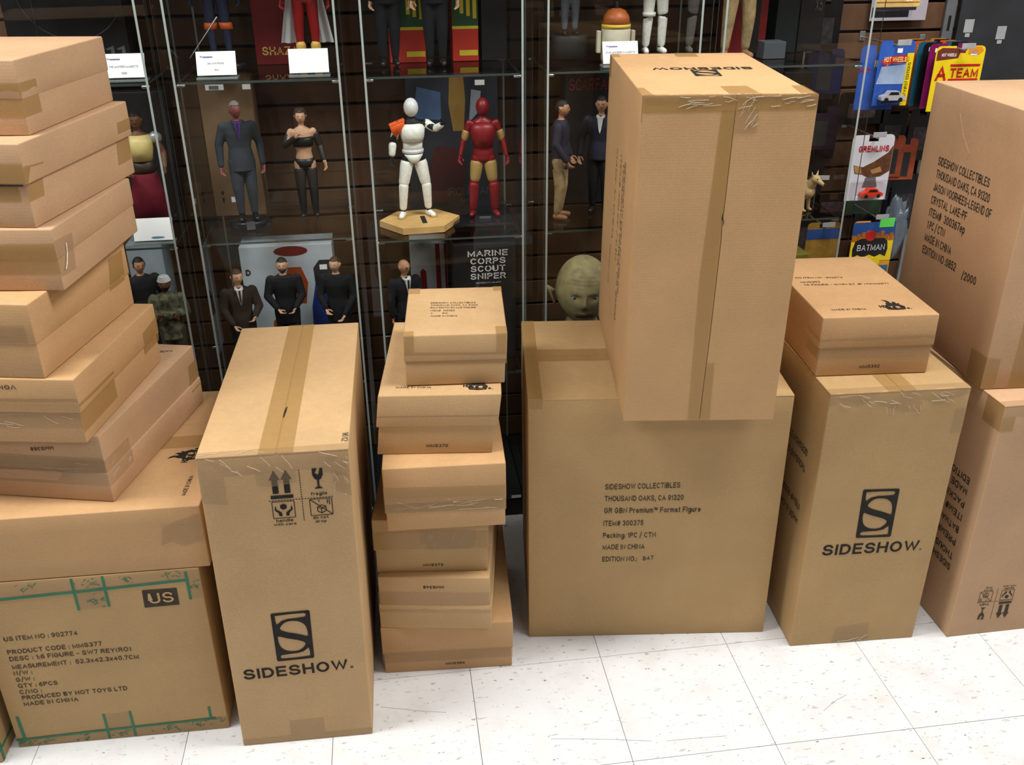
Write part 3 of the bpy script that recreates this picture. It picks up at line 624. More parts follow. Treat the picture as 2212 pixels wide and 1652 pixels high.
c.text('top', [('SIDESHOW COLLECTIBLES', (.0500, .1700), (.1457, .1640), .0075), ('THOUSAND OAKS, CA 91320', (.0503, .1565), (.1498, .1500), .0075), ('RAJ SIXTH SCALE FIGURE', (.0506, .1425), (.1459, .1360), .0075), ('ITEM#  100382', (.0509, .1262), (.1010, .1228), .0075), ('1        PC', (.0513, .1108), (.0871, .1083), .0075), ('MADE IN CHINA', (.0516, .0964), (.1067, .0927), .0075)], bold=.002)

# ---------- left pile
LP = 'boxes of the leaning left pile'
c = Carton('green-taped master carton marked US at the bottom of the left pile', -.626, 1.5392, 0, -1.11, .4297, .523, .4226, col=2, name='master_carton', group=LP)
c.plain()
c.tape([('front', [(.3141, .3378), (.3803, .3386), (.3814, .3795), (.3161, .3802)])], INKB, .0009, 'printed_badge')
c.text('front', [('US', (.3235, .3468), (.3725, .3473), .0250)], None, .012, 'badge_letters').data.materials[0] = CARD[0]
for ch in c.root.children:
    if ch.name.startswith('badge_letters'):
        for vv in ch.data.vertices: vv.co.y -= .0008
c.text('front', [('US ITEM NO : 902774', (.0377, .2828), (.1768, .2836), .0108), ('PRODUCT CODE : MMS377', (.0374, .2500), (.2173, .2518), .0108), ('DESC : 1:6 FIGURE - SW7 REY(RO)', (.0373, .2325), (.2699, .2325), .0108), ('MEASUREMENT :  52.3x42.3x40.7CM', (.0375, .2118), (.2808, .2111), .0108),
                 ('N/W :', (.0367, .1956), (.0718, .1955), .0106), ('G/W :', (.0370, .1783), (.0723, .1786), .0106), ('QTY : 6PCS', (.0372, .1622), (.1133, .1616), .0106), ('C/NO :', (.0366, .1452), (.0792, .1456), .0106), ('PRODUCED BY HOT TOYS LTD', (.0374, .1297), (.2438, .1308), .0106), ('MADE IN CHINA', (.0370, .1134), (.1435, .1131), .0106)], INKB, .014)
c.tape([('front', [(.0, .384), (.4297, .394), (.4297, .4226), (.0, .4226)]), ('front', [(.0, .0), (.4297, .0), (.4297, .034), (.0, .022)]), ('front', [(.192, .344), (.25, .346), (.25, .39), (.192, .389)]), ('front', [(.183, .03), (.237, .03), (.237, .072), (.183, .070)]), ('front', [(.402, .35), (.4297, .35), (.4297, .394), (.402, .394)])], CLEAR, name='clear_tape')
gs = [('front', [(.0, .379), (.406, .3935), (.406, .3995), (.0, .385)]), ('front', [(.189, .344), (.194, .344), (.194, .4200), (.189, .4200)]), ('front', [(.2465, .348), (.2515, .348), (.2515, .4205), (.2465, .4205)]), ('front', [(.4010, .349), (.4062, .349), (.4062, .416), (.4010, .416)]),
      ('front', [(.0, .0185), (.4064, .030), (.4064, .0355), (.0, .024)]), ('front', [(.1815, .003), (.1865, .003), (.1865, .071), (.1815, .071)]), ('front', [(.2345, .003), (.2395, .003), (.2395, .0726), (.2345, .0726)]), ('front', [(.014, .0185), (.021, .0185), (.019, .085), (.013, .085)]), ('front', [(.3940, .030), (.3990, .030), (.3990, .066), (.3940, .066)])]
c.tape(gs, GREEN, off=.0011, name='green_stripe')
m = MB()
for (bx, by, n) in ((.02, .405, 14), (.105, .407, 14), (.222, .405, 14), (.295, .409, 12), (.372, .411, 12), (.222, .362, 16), (.418, .385, 12), (.05, .010, 12), (.13, .012, 12), (.21, .015, 14), (.30, .017, 14), (.36, .02, 14), (.41, .028, 12), (.012, .012, 12), (.012, .012, 10)):
    for k in range(n):
        s = min(.427, max(.003, bx + rnd.gauss(0, .011))); t = min(.4195, max(.003, by + rnd.gauss(0, .0055))); L = rnd.uniform(.003, .009); a = rnd.uniform(-.9, .9); wd = rnd.uniform(.0008, .002)
        d = Vector((math.cos(a), math.sin(a))) * L; n2 = Vector((-d.y, d.x)).normalized() * wd
        q = [(s, t), (s + d.x, t + d.y), (s + d.x + n2.x, t + d.y + n2.y), (s + n2.x, t + n2.y)]
        if all(.001 < p[0] < .4285 and .001 < p[1] < .4215 for p in q): m.add([c.P('front', p[0], p[1], .0013) for p in q], [(0, 1, 2, 3)])
tag(m.build('green_print', GREEN, c.root), kind='stuff')

c = Carton('second master carton with green tape, cut by the left edge of the photo', -1.075, 1.512, 0, -1.5, .4297, .523, .41, col=2, name='master_carton', group=LP); c.plain()
c.tape([('right', [(.0, .0), (.06, .0), (.06, .41), (.0, .41)]), ('front', [(.37, .0), (.4297, .0), (.4297, .04), (.37, .04)])], CLEAR, name='clear_tape')
c.tape([('right', [(.004, .0), (.012, .0), (.012, .09), (.004, .09)]), ('right', [(.0, .028), (.09, .028), (.09, .034), (.0, .034)]), ('front', [(.36, .028), (.4297, .028), (.4297, .034), (.36, .034)])], GREEN, off=.0011, name='green_stripe')

c = Carton('wide flat box lying on the green-taped carton, flame logo on top', -.6499, 1.5404, .4236, -1.08, .523, .4857, .1405, col=1, name='flat_carton', group=LP); c.plain()
c.text('top', [('MADE IN CHINA', (.4900, .0387), (.4930, .1090), .0085)], INKB, .008)
c.art('top', FLAME, [(.482, .163), (.486, .222), (.432, .224), (.430, .165)], INK)
c.tape([('front', [(.44, .055), (.523, .058), (.523, .125), (.45, .10)])], CLEAR, name='clear_tape', rag=.01)
c.tape([('top', [(.0, .225), (.523, .225), (.523, .275), (.0, .275)])])

def lbox(label, x, y, z, yaw, d, h, hs, flip, col, e, w=.35):
    k = Carton(label, x, y, z, yaw, w, d, h, col=col, name='lidded_carton', group=LP); k.lidded(hs, flip, e); return k
c = lbox('turned box with dark seam lying on the wide flat box of the left pile', -.7187, 1.6134, .5645, -14.3, .4169, .1393, .0615, True, 3, .0035)
c.tape([('front', [(.0, .035), (.35, .035), (.35, .088), (.0, .088)]), ('right', [(.0, .035), (.09, .035), (.095, .088), (.0, .088)])], CLEAR, name='clear_tape')
c.tape([('front', [(.0, .0635), (.346, .0635), (.346, .092), (.0, .092)]), ('right', [(.365, .045), (.4169, .045), (.4169, .105), (.375, .105)])])
c.wrinkles('front', .1, .04, .33, .088, 9, -5, .05); c.wrinkles('right', .0, .04, .09, .085, 6, 30, .03)
c.text('front', [('MMS388', (.2528, .1140), (.2062, .1090), .0075)], INKB, .014)
c.text('top', [('MADE IN CHINA', (.3158, .3820), (.245, .3700), .009)], INKB, .008)
c = lbox('third lidded box from the bottom of the left pile, brown tape patch on side', -.734, 1.5774, .7050, -10.27, .3592, .1285, .0625, False, 1, .0035)
c.tape([('front', [(.0, .062), (.35, .062), (.35, .090), (.0, .090)])]); c.tape([('front', [(.0, .030), (.35, .030), (.35, .0615), (.0, .0615)])], CLEAR, name='clear_tape')
c.tape([('right', [(.0, .022), (.142, .022), (.142, .079), (.0, .081)]), ('right', [(.285, .045), (.3592, .045), (.3592, .10), (.285, .092)])], off=.0007)
c.wrinkles('front', .15, .032, .34, .06, 10, -8, .05)
c.text('front', [('VGM19', (.2450, .1180), (.1950, .1150), .0085)], INKB, .014)
c = lbox('fourth lidded box from the bottom of the left pile, wrinkled clear tape in front', -.7807, 1.592, .8336, -12.01, .36, .1385, .065, False, 1, .0015)
c.tape([('front', [(.0, .066), (.335, .066), (.335, .10), (.0, .10)])], CLEAR, name='clear_tape'); c.tape([('right', [(.27, .06), (.335, .06), (.345, .12), (.285, .12)])], off=.0007)
c = lbox('fifth box of the left pile, pushed inward, shiny tape curl on its side', -.7368, 1.6392, .9721, -8.41, .3469, .11, .056, False, 3, .0015)
c.tape([('front', [(.0, .03), (.35, .03), (.35, .085), (.0, .085)])])
c.tape([('right', [(.0, .025), (.055, .022), (.065, .085), (.0, .09)])], CLEAR, name='clear_tape')
m = MB(); m.tube([c.P('right', s, t, .002) for s, t in ((.016, .035), (.024, .045), (.031, .060), (.034, .075))], .0009, 6); m.build('tape_curl', mat('shiny_tape', (.9, .9, .9), .08, .8), c.root, True)
c = lbox('sixth box of the left pile with the dark of an open slot painted on its front', -.7569, 1.6537, 1.0822, -11.98, .3955, .1419, .075, False, 3, .0055)
c.tape([('front', [(.0, .077), (.35, .077), (.35, .11), (.0, .11)]), ('front', [(.0, .045), (.33, .045), (.33, .070), (.0, .070)])])
c.tape([('right', [(.0, .045), (.05, .045), (.06, .10), (.0, .105)]), ('right', [(.325, .03), (.385, .03), (.3955, .11), (.34, .11)])])
m = MB(); m.add([c.P('front', s, t, .0008) for s, t in ((.0, .0715), (.343, .0725), (.343, .0755), (.0, .0755))], [(0, 1, 2, 3)]); m.build('slot', INK, c.root)  # flat black strip on the face, painting the dark inside the slot
c = lbox('topmost box of the left pile', -.7573, 1.7102, 1.2241, -9.75, .338, .121, .058, False, 3, .0012)
c.tape([('front', [(.0, .03), (.35, .03), (.35, .085), (.0, .085)]), ('right', [(.0, .03), (.055, .03), (.055, .085), (.0, .085)])])

# ------------------------------------------------------------------ glass display cabinets
CABX = (-.6925, -.2725, .147, .5685, .9885)
CABZ = ((.455, .845, 1.222), (.455, .847, 1.222), (.455, .833, 1.222), (.455, .838, 1.222), (.455, .838, 1.222))
CABN = ('leftmost glass display cabinet, mostly hidden behind the leaning left pile', 'glass display cabinet of dark-suited figures behind the tall carton with S logo', 'glass display cabinet behind the middle stack, holding white and red figures',
        'glass display cabinet behind the tallest carton, bald bust on its low shelf', 'rightmost glass display cabinet beside the hanging toy packs')
FY = 2.2405; BY = 2.604
def pane(name, x0, x1, y0, y1, z0, z1, thin, parent, edge=EDGE):
    """glass sheet: faces of glass, cut edges of their own look; thin = axis of the thickness"""
    g = MB().box(x0, x1, y0, y1, z0, z1); me = g.mesh(name); me.materials.append(GLASS); me.materials.append(edge)
    for p in me.polygons:
        if abs(p.normal[thin]) < .5: p.material_index = 1
    return link(name, me, [GLASS, edge], parent)
for ci, (cx, zs) in enumerate(zip(CABX, CABZ)):
    cb = thing('display_cabinet', CABN[ci], 'cabinet', (cx, FY, 0), 0, 'glass display cabinets along the wall')
    D = BY - FY
    MB().rbox(-.2045, .2045, -.006, D, 0, .055, .002).build('base', BLACKM, cb)
    MB().rbox(-.2045, .2045, -.006, D, 1.60, 1.632, .002).build('top', BLACKM, cb)
    pane('side_pane', -.1835, -.1785, 0, D - .006, .055, 1.60, 0, cb); pane('side_pane', .1785, .1835, 0, D - .006, .055, 1.60, 0, cb)
    pane('back_pane', -.1835, .1835, D - .005, D - .001, .055, 1.60, 1, cb, EDGED)
    dr = pane('door', -.2035, .2035, -.0075, -.0035, .058, 1.598, 1, cb, EDGED)
    for z in zs:
        pane('shelf', -.177, .177, .010, D - .012, z - .0062, z - .0012, 2, cb, EDGED)
        for sx in (-1, 1):
            for yy in (.022, D - .05): MB().capsule((sx * .1775, yy, z - .010), (sx * .166, yy, z - .010), .0042, .0042, 8).build('shelf_clip', STEEL, cb, True)
    for z in (.25, 1.4): MB().rbox(-.206, -.196, -.009, -.002, z, z + .05, .001).build('hinge', BLACKM, cb)
    MB().box(.145, .172, -.0085, -.0078, .060, .069).build('sticker', WHITEP, cb)

# ------------------------------------------------------------------ figures
def head_pt(d):
    x, y, z = d.x * .71, d.y * .88, d.z; f = max(0.0, -d.y)
    if z < 0:
        k = -z; x *= 1 - .30 * k ** 1.6
        y *= (1 - .10 * k) if y < 0 else (1 - .5 * k)
    G = lambda a, s: math.exp(-(a / s) ** 2)
    ax = abs(d.x)
    y -= f * (.17 * G(d.x, .12) * G(z + .16, .13) + .10 * G(d.x, .10) * G(z - .02, .12))
    y -= f * .05 * G(z - .19, .10) * G(d.x, .5)
    y += f * .085 * G(ax - .30, .14) * G(z - .04, .09)
    y -= f * (.055 * G(d.x, .2) * G(z + .50, .07)) - f * .05 * G(d.x, .24) * G(z + .505, .02)
    y -= f * .10 * G(d.x, .26) * G(z + .86, .15)
    return Vector((x, y, z))
def head_geo(nr, nc):
    vs = []; fs = []
    for i in range(nr + 1):
        th = math.pi * (i + .02) / (nr + .04)
        for k in range(nc):
            ph = 2 * math.pi * k / nc; vs.append(head_pt(Vector((math.sin(th) * math.cos(ph), math.sin(th) * math.sin(ph), math.cos(th)))))
    for i in range(nr):
        for k in range(nc):
            k2 = (k + 1) % nc; fs.append((i * nc + k, (i + 1) * nc + k, (i + 1) * nc + k2, i * nc + k2))
    fs.append(tuple(range(nc - 1, -1, -1))); fs.append(tuple(range(nr * nc, (nr + 1) * nc)))
    return vs, fs
def remesh(mb, voxel, smooth=4):
    me = mb.mesh('tmp_mesh'); ob = bpy.data.objects.new('tmp_mesh', me); COL.objects.link(ob)
    r = ob.modifiers.new('r', 'REMESH'); r.mode = 'VOXEL'; r.voxel_size = voxel
    s = ob.modifiers.new('s', 'SMOOTH'); s.iterations = smooth; s.factor = .5
    dg = bpy.context.evaluated_depsgraph_get(); dg.update()
    out = bpy.data.meshes.new_from_object(ob.evaluated_get(dg))
    bpy.data.objects.remove(ob, do_unlink=True); bpy.data.meshes.remove(me)
    v = [tuple(p.co) for p in out.vertices]; f = [tuple(p.vertices) for p in out.polygons]; bpy.data.meshes.remove(out)
    return v, f
SKIN = mat('painted_skin', srgb(205, 160, 130), .55, .3, var=.06); SKIND = mat('painted_brown_skin', srgb(105, 68, 48), .5, .3, var=.08)
SUIT = mat('black_suit_cloth', (.012, .012, .014), .85, .2, var=.2, bump=.3, bscale=900); SUITG = mat('grey_suit_cloth', (.045, .052, .062), .85, .2, var=.2, bump=.3, bscale=900)
BROWNC = mat('brown_jacket_cloth', (.028, .021, .016), .85, .2, var=.25); SHIRT = mat('white_shirt', (.7, .7, .7), .7, .2, var=.04)
HAIRD = mat('dark_hair', (.015, .011, .009), .6, .3, var=.3, scale=200); HAIRG = mat('grey_hair', (.20, .19, .18), .6, .3, var=.3, scale=200); HAIRB = mat('brown_hair', (.05, .028, .015), .6, .3, var=.3, scale=200)
SHOE = mat('black_shoe', (.01, .01, .01), .35, .5)
def hand(g, wr, dr, pn, s=1.0, curl=.5):
    """palm, four unequal bent fingers and a thumb leaving the side of the palm"""
    d = Vector(dr).normalized(); n = Vector(pn); n = (n - d * n.dot(d)).normalized(); sd = d.cross(n)
    wr = Vector(wr); k = wr + d * .048 * s
    g.capsule(wr + d * .006 * s, k - d * .004 * s, .014 * s, .019 * s, 8, flat=.45, fdir=n)
    for i, L in enumerate((.040, .046, .043, .034)):
        a = k + sd * ((i - 1.5) * .0105 * s); b = a + (d * math.cos(curl * .8) + n * math.sin(curl * .8)) * L * .5 * s
        e = b + (d * math.cos(curl * 2.0) + n * math.sin(curl * 2.0)) * L * .5 * s
        g.capsule(a, b, .0062 * s, .0055 * s, 6); g.capsule(b, e, .0055 * s, .0044 * s, 6)
    a = wr + d * .016 * s - sd * .016 * s; b = a + (d * .55 - sd * .65 + n * .45).normalized() * .024 * s; e = b + (d * .85 - sd * .05 + n * .5).normalized() * .019 * s
    g.capsule(a, b, .0075 * s, .0062 * s, 6); g.capsule(b, e, .0062 * s, .005 * s, 6)
TORSO = [(.475, .060, .050), (.50, .088, .062), (.55, .090, .065), (.61, .078, .056), (.68, .090, .062), (.75, .106, .068), (.795, .104, .060), (.825, .070, .048), (.845, .036, .036)]
def figure(label, x, y, z, H=.30, rot=0, name='action_figure', group='figures in the display cabinets', stance=.055, la=None, ra=None, skin=None, top=None, toplen=.47, bot=None, shoes=SHOE, hair=None, hairline=.30,
           headyaw=0, shirt=None, tie=None, female=False, waist_up=None, extra=None, vox=.0024, hands=True, glove=None, headless_mat=None, beard=None, tuck=None, lean=0.0):
    root = thing(name, label, 'figure', (x, y, z), R(rot), group); S = H
    la = la or ((-.165, .015, .655), (-.178, -.02, .505)); ra = ra or ((.165, .015, .655), (.178, -.02, .505))
    kx = .9 if female else 1.0
    J = lambda p: (p[0] * S, p[1] * S, p[2] * S)
    g = MB()
    def torso(gm, gr=1.0, zmin=0, ex=0.0):
        gm.loft([(0, .0, a * S, (b * kx * gr + ex) * S, (c_ * gr + ex) * S) for a, b, c_ in TORSO if a >= zmin], 16)
    def legs(gm, gr=1.0, zl=.05, ex=0.0):
        for s in (-1, 1):
            hip = (s * .05, 0, .505); kn = (s * (stance * .75 + .015), -.012, .275); an = (s * stance, .01, max(zl, .045))
            gm.capsule(J(hip), J(kn), (.052 * gr + ex) * S, (.037 * gr + ex) * S); gm.capsule(J(kn), J(an), (.037 * gr + ex) * S, (.022 * gr + ex * 1.2) * S)
    def arms(gm, gr=1.0, cut=1.0, ex=0.0):
        for s, (e, w) in ((-1, la), (1, ra)):
            sh = Vector((s * .112 * kx, 0, .795)); e = Vector(e); w = Vector(w); w2 = e + (w - e) * cut
            gm.capsule(J(sh), J(e), (.033 * gr + ex) * S, (.026 * gr + ex) * S); gm.capsule(J(e), J(w2), (.026 * gr + ex) * S, (.018 * gr + ex) * S)
    torso(g); legs(g); arms(g); g.capsule(J((0, 0, .82)), J((0, -.006, .88)), .027 * S, .025 * S)
    hc = Vector((0, -.012, .930)) * S; hh = .067 * S; ry = Matrix.Rotation(R(headyaw), 3, 'Z')
    hv, hf = head_geo(26, 32); g.add([hc + ry @ (p * hh) for p in hv], hf)
    for s in (-1, 1):
        g.capsule(hc + ry @ (Vector((s * .70, .05, -.12)) * hh), hc + ry @ (Vector((s * .74, .10, .10)) * hh), .10 * hh, .14 * hh, 8)
        if bot is None or shoes is None: g.capsule(J((s * stance, .02, .024)), J((s * stance * 1.15, -.06, .018)), .022 * S, .017 * S)
    v, f = remesh(g, vox * .8, 2); gm = MB().add(v, f)
    if hands:
        for s, (e, w_) in ((-1, la), (1, ra)):
            d = Vector(w_) - Vector(e); hand(gm, J(w_), d, (-s * .8, -.6, 0), S)
    gm.build('body', skin or SKIN, root, True)
    if hair is not None:
        gm = MB(); keep = []
        nv = []
        for p in hv:
            dd = p.normalized(); nv.append(p * 1.07 + Vector((0, .02, .03)))
        for fc in hf[:-2]:
            cc = sum((hv[i] for i in fc), Vector()) / 4
            if cc.z > (.52 if cc.y < -.35 else (hairline if abs(cc.x) > .25 and cc.y < .25 else -.45)): keep.append(fc)
        gm.add([hc + ry @ (p * hh) for p in nv], keep).build('hair', hair, root, True)
    if beard is not None:
        gm = MB(); keep = []
        for fc in hf[:-2]:
            cc = sum((hv[i] for i in fc), Vector()) / 4
            if -.98 < cc.z < -.30 and cc.y < .2 and not (abs(cc.x) < .2 and -.60 < cc.z < -.42): keep.append(fc)
        gm.add([hc + ry @ ((p * 1.05) * hh) for p in hv], keep).build('beard', beard, root, True)
    for s in (-1, 1):
        MB().ell(hc + ry @ (Vector((s * .235, -.745, .045)) * hh), .085 * hh, .065 * hh, .05 * hh, 8).build('eye', mat('painted_eye', (.02, .017, .015), .3, .5), root, True)
    if hair is not None:
        for s in (-1, 1): MB().capsule(hc + ry @ (Vector((s * .13, -.83, .175)) * hh), hc + ry @ (Vector((s * .36, -.74, .185)) * hh), .04 * hh, .03 * hh, 6).build('eyebrow', hair, root, True)
        MB().capsule(hc + ry @ (Vector((-.15, -.80, -.50)) * hh), hc + ry @ (Vector((.15, -.80, -.50)) * hh), .035 * hh, .035 * hh, 6).build('mouth', mat('lip_brown', srgb(120, 62, 52), .5), root, True)
    if bot is not None:
        gm = MB(); legs(gm, 1.12, .075, .006); gm.loft([(0, 0, a * S, (b * kx * 1.05 + .004) * S, (c_ * 1.05 + .005) * S) for a, b, c_ in TORSO[:4]], 16)
        v, f = remesh(gm, vox, 3); MB().add(v, f).build('trousers', bot, root, True)
    if top is not None:
        gm = MB(); torso(gm, 1.09, .5, .005); arms(gm, 1.18, .93, .006)
        if toplen < .5: gm.loft([(0, .0, toplen * S, .108 * kx * S, .083 * S), (0, 0, .56 * S, .104 * kx * S, .078 * S), (0, 0, .63 * S, .092 * kx * S, .069 * S)], 16)
        v, f = remesh(gm, vox, 3); MB().add(v, f).build('jacket', top, root, True)
    if shoes is not None and bot is not None:
        for s in (-1, 1): MB().capsule(J((s * stance, .022, .026)), J((s * stance * 1.2, -.065, .021)), .027 * S, .0215 * S, 10).capsule(J((s * stance, .012, .03)), J((s * stance, .012, .075)), .026 * S, .024 * S, 10).build('shoe', shoes, root, True)
    if shirt is not None:
        MB().prism([(-.026 * S, .838 * S), (.026 * S, .838 * S), (.010 * S, .73 * S), (0, .70 * S), (-.010 * S, .73 * S)], -.0845 * S, -.060 * S).build('shirt', shirt, root)
        for s in (-1, 1): MB().prism([(0, .835 * S), (s * .034 * S, .852 * S), (s * .036 * S, .835 * S), (s * .018 * S, .815 * S)][::s], -.064 * S, -.030 * S).build('collar', shirt, root)
    if tie is not None:
        MB().prism([(-.007 * S, .832 * S), (.007 * S, .832 * S), (.009 * S, .74 * S), (0, .71 * S), (-.009 * S, .74 * S)], -.090 * S, -.082 * S).build('tie', tie, root)
    if extra: extra(root, S, J, hc, hh, ry)
    return root
def stand(root, S, c=(0, .02), r=.17, m=None, h=.016):
    MB().loft([(c[0] * S, c[1] * S, -h, r * S, r * .8 * S), (c[0] * S, c[1] * S, -.002, r * S, r * .8 * S), (c[0] * S, c[1] * S, 0, r * .97 * S, r * .77 * S)], 28).build('stand', m or mat('black_plastic', (.012, .012, .013), .25, .5), root, True)

# second cabinet, low shelf: three men in dark suits
D1 = ((-.15, -.03, .66), (-.085, -.13, .545)); D2 = ((.15, -.02, .66), (.085, -.13, .555))
figure('suited figure with white shirt, dark tie and parted brown hair, low shelf beside box', -.395, 2.325, .455, rot=14, top=BROWNC, bot=SUIT, shirt=SHIRT, tie=mat('olive_tie', (.03, .03, .022), .7), hair=HAIRB, hairline=-.1, headyaw=16, la=D1, ra=((.15, -.04, .66), (.10, -.11, .60)), vox=.0022)
figure('bearded figure in a black coat, in front of the white printed box', -.288, 2.40, .455, rot=2, top=SUIT, toplen=.40, bot=SUIT, hair=HAIRD, beard=HAIRD, la=((-.15, -.04, .66), (-.065, -.14, .575)), ra=((.15, -.04, .66), (.085, -.14, .575)))
figure('clean-shaven figure in a long dark coat, rightmost of the low shelf suits', -.150, 2.385, .455, rot=-8, top=SUIT, toplen=.36, bot=SUIT, hair=HAIRB, headyaw=-14, la=((-.15, -.03, .655), (-.095, -.10, .555)), ra=((.155, -.02, .65), (.07, -.12, .50)), beard=None)
# third cabinet, low shelf
def glasses(root, S, J, hc, hh, ry):
    g = MB()
    for s in (-1, 1): g.tube([hc + ry @ (Vector((s * .24 + .16 * math.cos(a * .785), -.84, .05 + .12 * math.sin(a * .785))) * hh) for a in range(9)], .0008, 5)
    g.tube([hc + ry @ (Vector((-.08, -.9, .06)) * hh), hc + ry @ (Vector((.08, -.9, .06)) * hh)], .0008, 5); g.build('glasses', SHOE, root, True)
figure('bald suited figure with glasses and black tie, behind the middle stack', .027, 2.335, .455, rot=24, top=SUIT, bot=SUIT, shirt=SHIRT, tie=SUIT, headyaw=18, skin=mat('painted_tan_skin', srgb(178, 128, 98), .5), la=((-.15, -.02, .66), (-.14, -.02, .50)), ra=((.14, -.03, .66), (.02, -.14, .62)), extra=glasses)
# second cabinet, middle shelf
def ring_stand(root, S, J, hc, hh, ry): stand(root, S); MB().box(-.035 * S, .035 * S, -.145 * S, -.141 * S, -.014, .006).build('name_plate', mat('grey_plastic', (.08, .08, .09), .4), root)
figure('figure in a grey three-piece suit with purple tie on a black stand', -.352, 2.383, .8635, .293, rot=10, top=SUITG, toplen=.43, bot=SUITG, shirt=mat('purple_shirt', (.10, .05, .22), .6), tie=mat('purple_tie', (.05, .02, .12), .5), hair=HAIRG, skin=mat('painted_ruddy_skin', srgb(140, 78, 72), .5), headyaw=16, extra=ring_stand, la=((-.165, .02, .65), (-.17, -.02, .48)), ra=((.165, .02, .65), (.17, -.02, .48)))
def crop(root, S, J, hc, hh, ry):
    bk = mat('black_leather', (.012, .011, .012), .4, .5)
    MB().loft([(0, -.002, .665 * S, .089 * S, .066 * S), (0, -.004, .70 * S, .094 * S, .075 * S), (0, -.006, .735 * S, .099 * S, .080 * S), (0, 0, .755 * S, .098 * S, .070 * S)], 18).build('bodice', bk, root, True)
    MB().loft([(0, 0, .475 * S, .085 * S, .064 * S), (0, 0, .51 * S, .093 * S, .069 * S), (0, 0, .555 * S, .091 * S, .068 * S)], 18).build('shorts', bk, root, True)
    MB().loft([(0, .036 * S, .74 * S, .072 * S, .040 * S), (0, .030 * S, .85 * S, .066 * S, .044 * S), (0, .026 * S, .95 * S, .062 * S, .052 * S), (0, .022 * S, 1.0 * S, .04 * S, .04 * S)], 14).build('long_hair', HAIRB, root, True).location = (0, .0, 0)
    for s in (-1, 1):
        MB().capsule(J((s * .056, .010, .035)), J((s * .056, -.012, .275)), .028 * S, .044 * S, 12).build('boot', bk, root, True)
        MB().capsule(J((s * .056, .022, .0275)), J((s * .066, -.062, .0225)), .027 * S, .021 * S, 10).build('boot_foot', bk, root, True)
        MB().capsule(J((s * .056, -.012, .285)), J((s * .051, -.002, .44)), .044 * S, .056 * S, 12).build('stocking', mat('sheer_black', (.03, .024, .022), .5), root, True)
    for s, (e, w_) in ((-1, ((-.16, -.02, .68), (-.05, -.10, .77))), (1, ((.15, .02, .66), (.18, -.05, .52)))):
        MB().capsule(J((s * .12, 0, .765)), J(e), .034 * S, .031 * S, 10).capsule(J(e), J(Vector(e).lerp(Vector(w_), .85)), .031 * S, .023 * S, 10).build('sleeve', mat('sheer_black', (.03, .024, .022), .5), root, True)
figure('dark-haired female figure in a black bodice and boots, middle shelf', -.205, 2.45, .847, .275, rot=4, female=True, hair=HAIRB, hairline=-.3, extra=crop, la=((-.16, -.02, .68), (-.05, -.10, .77)), ra=((.15, .02, .66), (.18, -.05, .52)))
# fourth cabinet, middle shelf
KH = mat('khaki_cloth', srgb(150, 128, 92), .85, .2, var=.25, scale=60, bump=.4, bscale=300); NAVY = mat('navy_jacket', (.018, .018, .032), .7, .3, var=.2)
figure('figure in navy jacket, khaki trousers and tan shoes, turned sideways', .442, 2.36, .838, rot=68, top=NAVY, toplen=.44, bot=KH, shoes=mat('tan_shoe', srgb(140, 98, 62), .6), hair=HAIRD, skin=mat('painted_tan_skin', srgb(178, 128, 98), .5), la=((-.15, .01, .66), (-.12, -.08, .52)), ra=((.15, .0, .66), (.14, -.06, .52)))
figure('figure in dark clothes half hidden behind the tallest carton', .555, 2.40, .838, rot=-20, top=NAVY, bot=SUIT, hair=HAIRD, shirt=SHIRT, skin=mat('painted_tan_skin', srgb(178, 128, 98), .5))
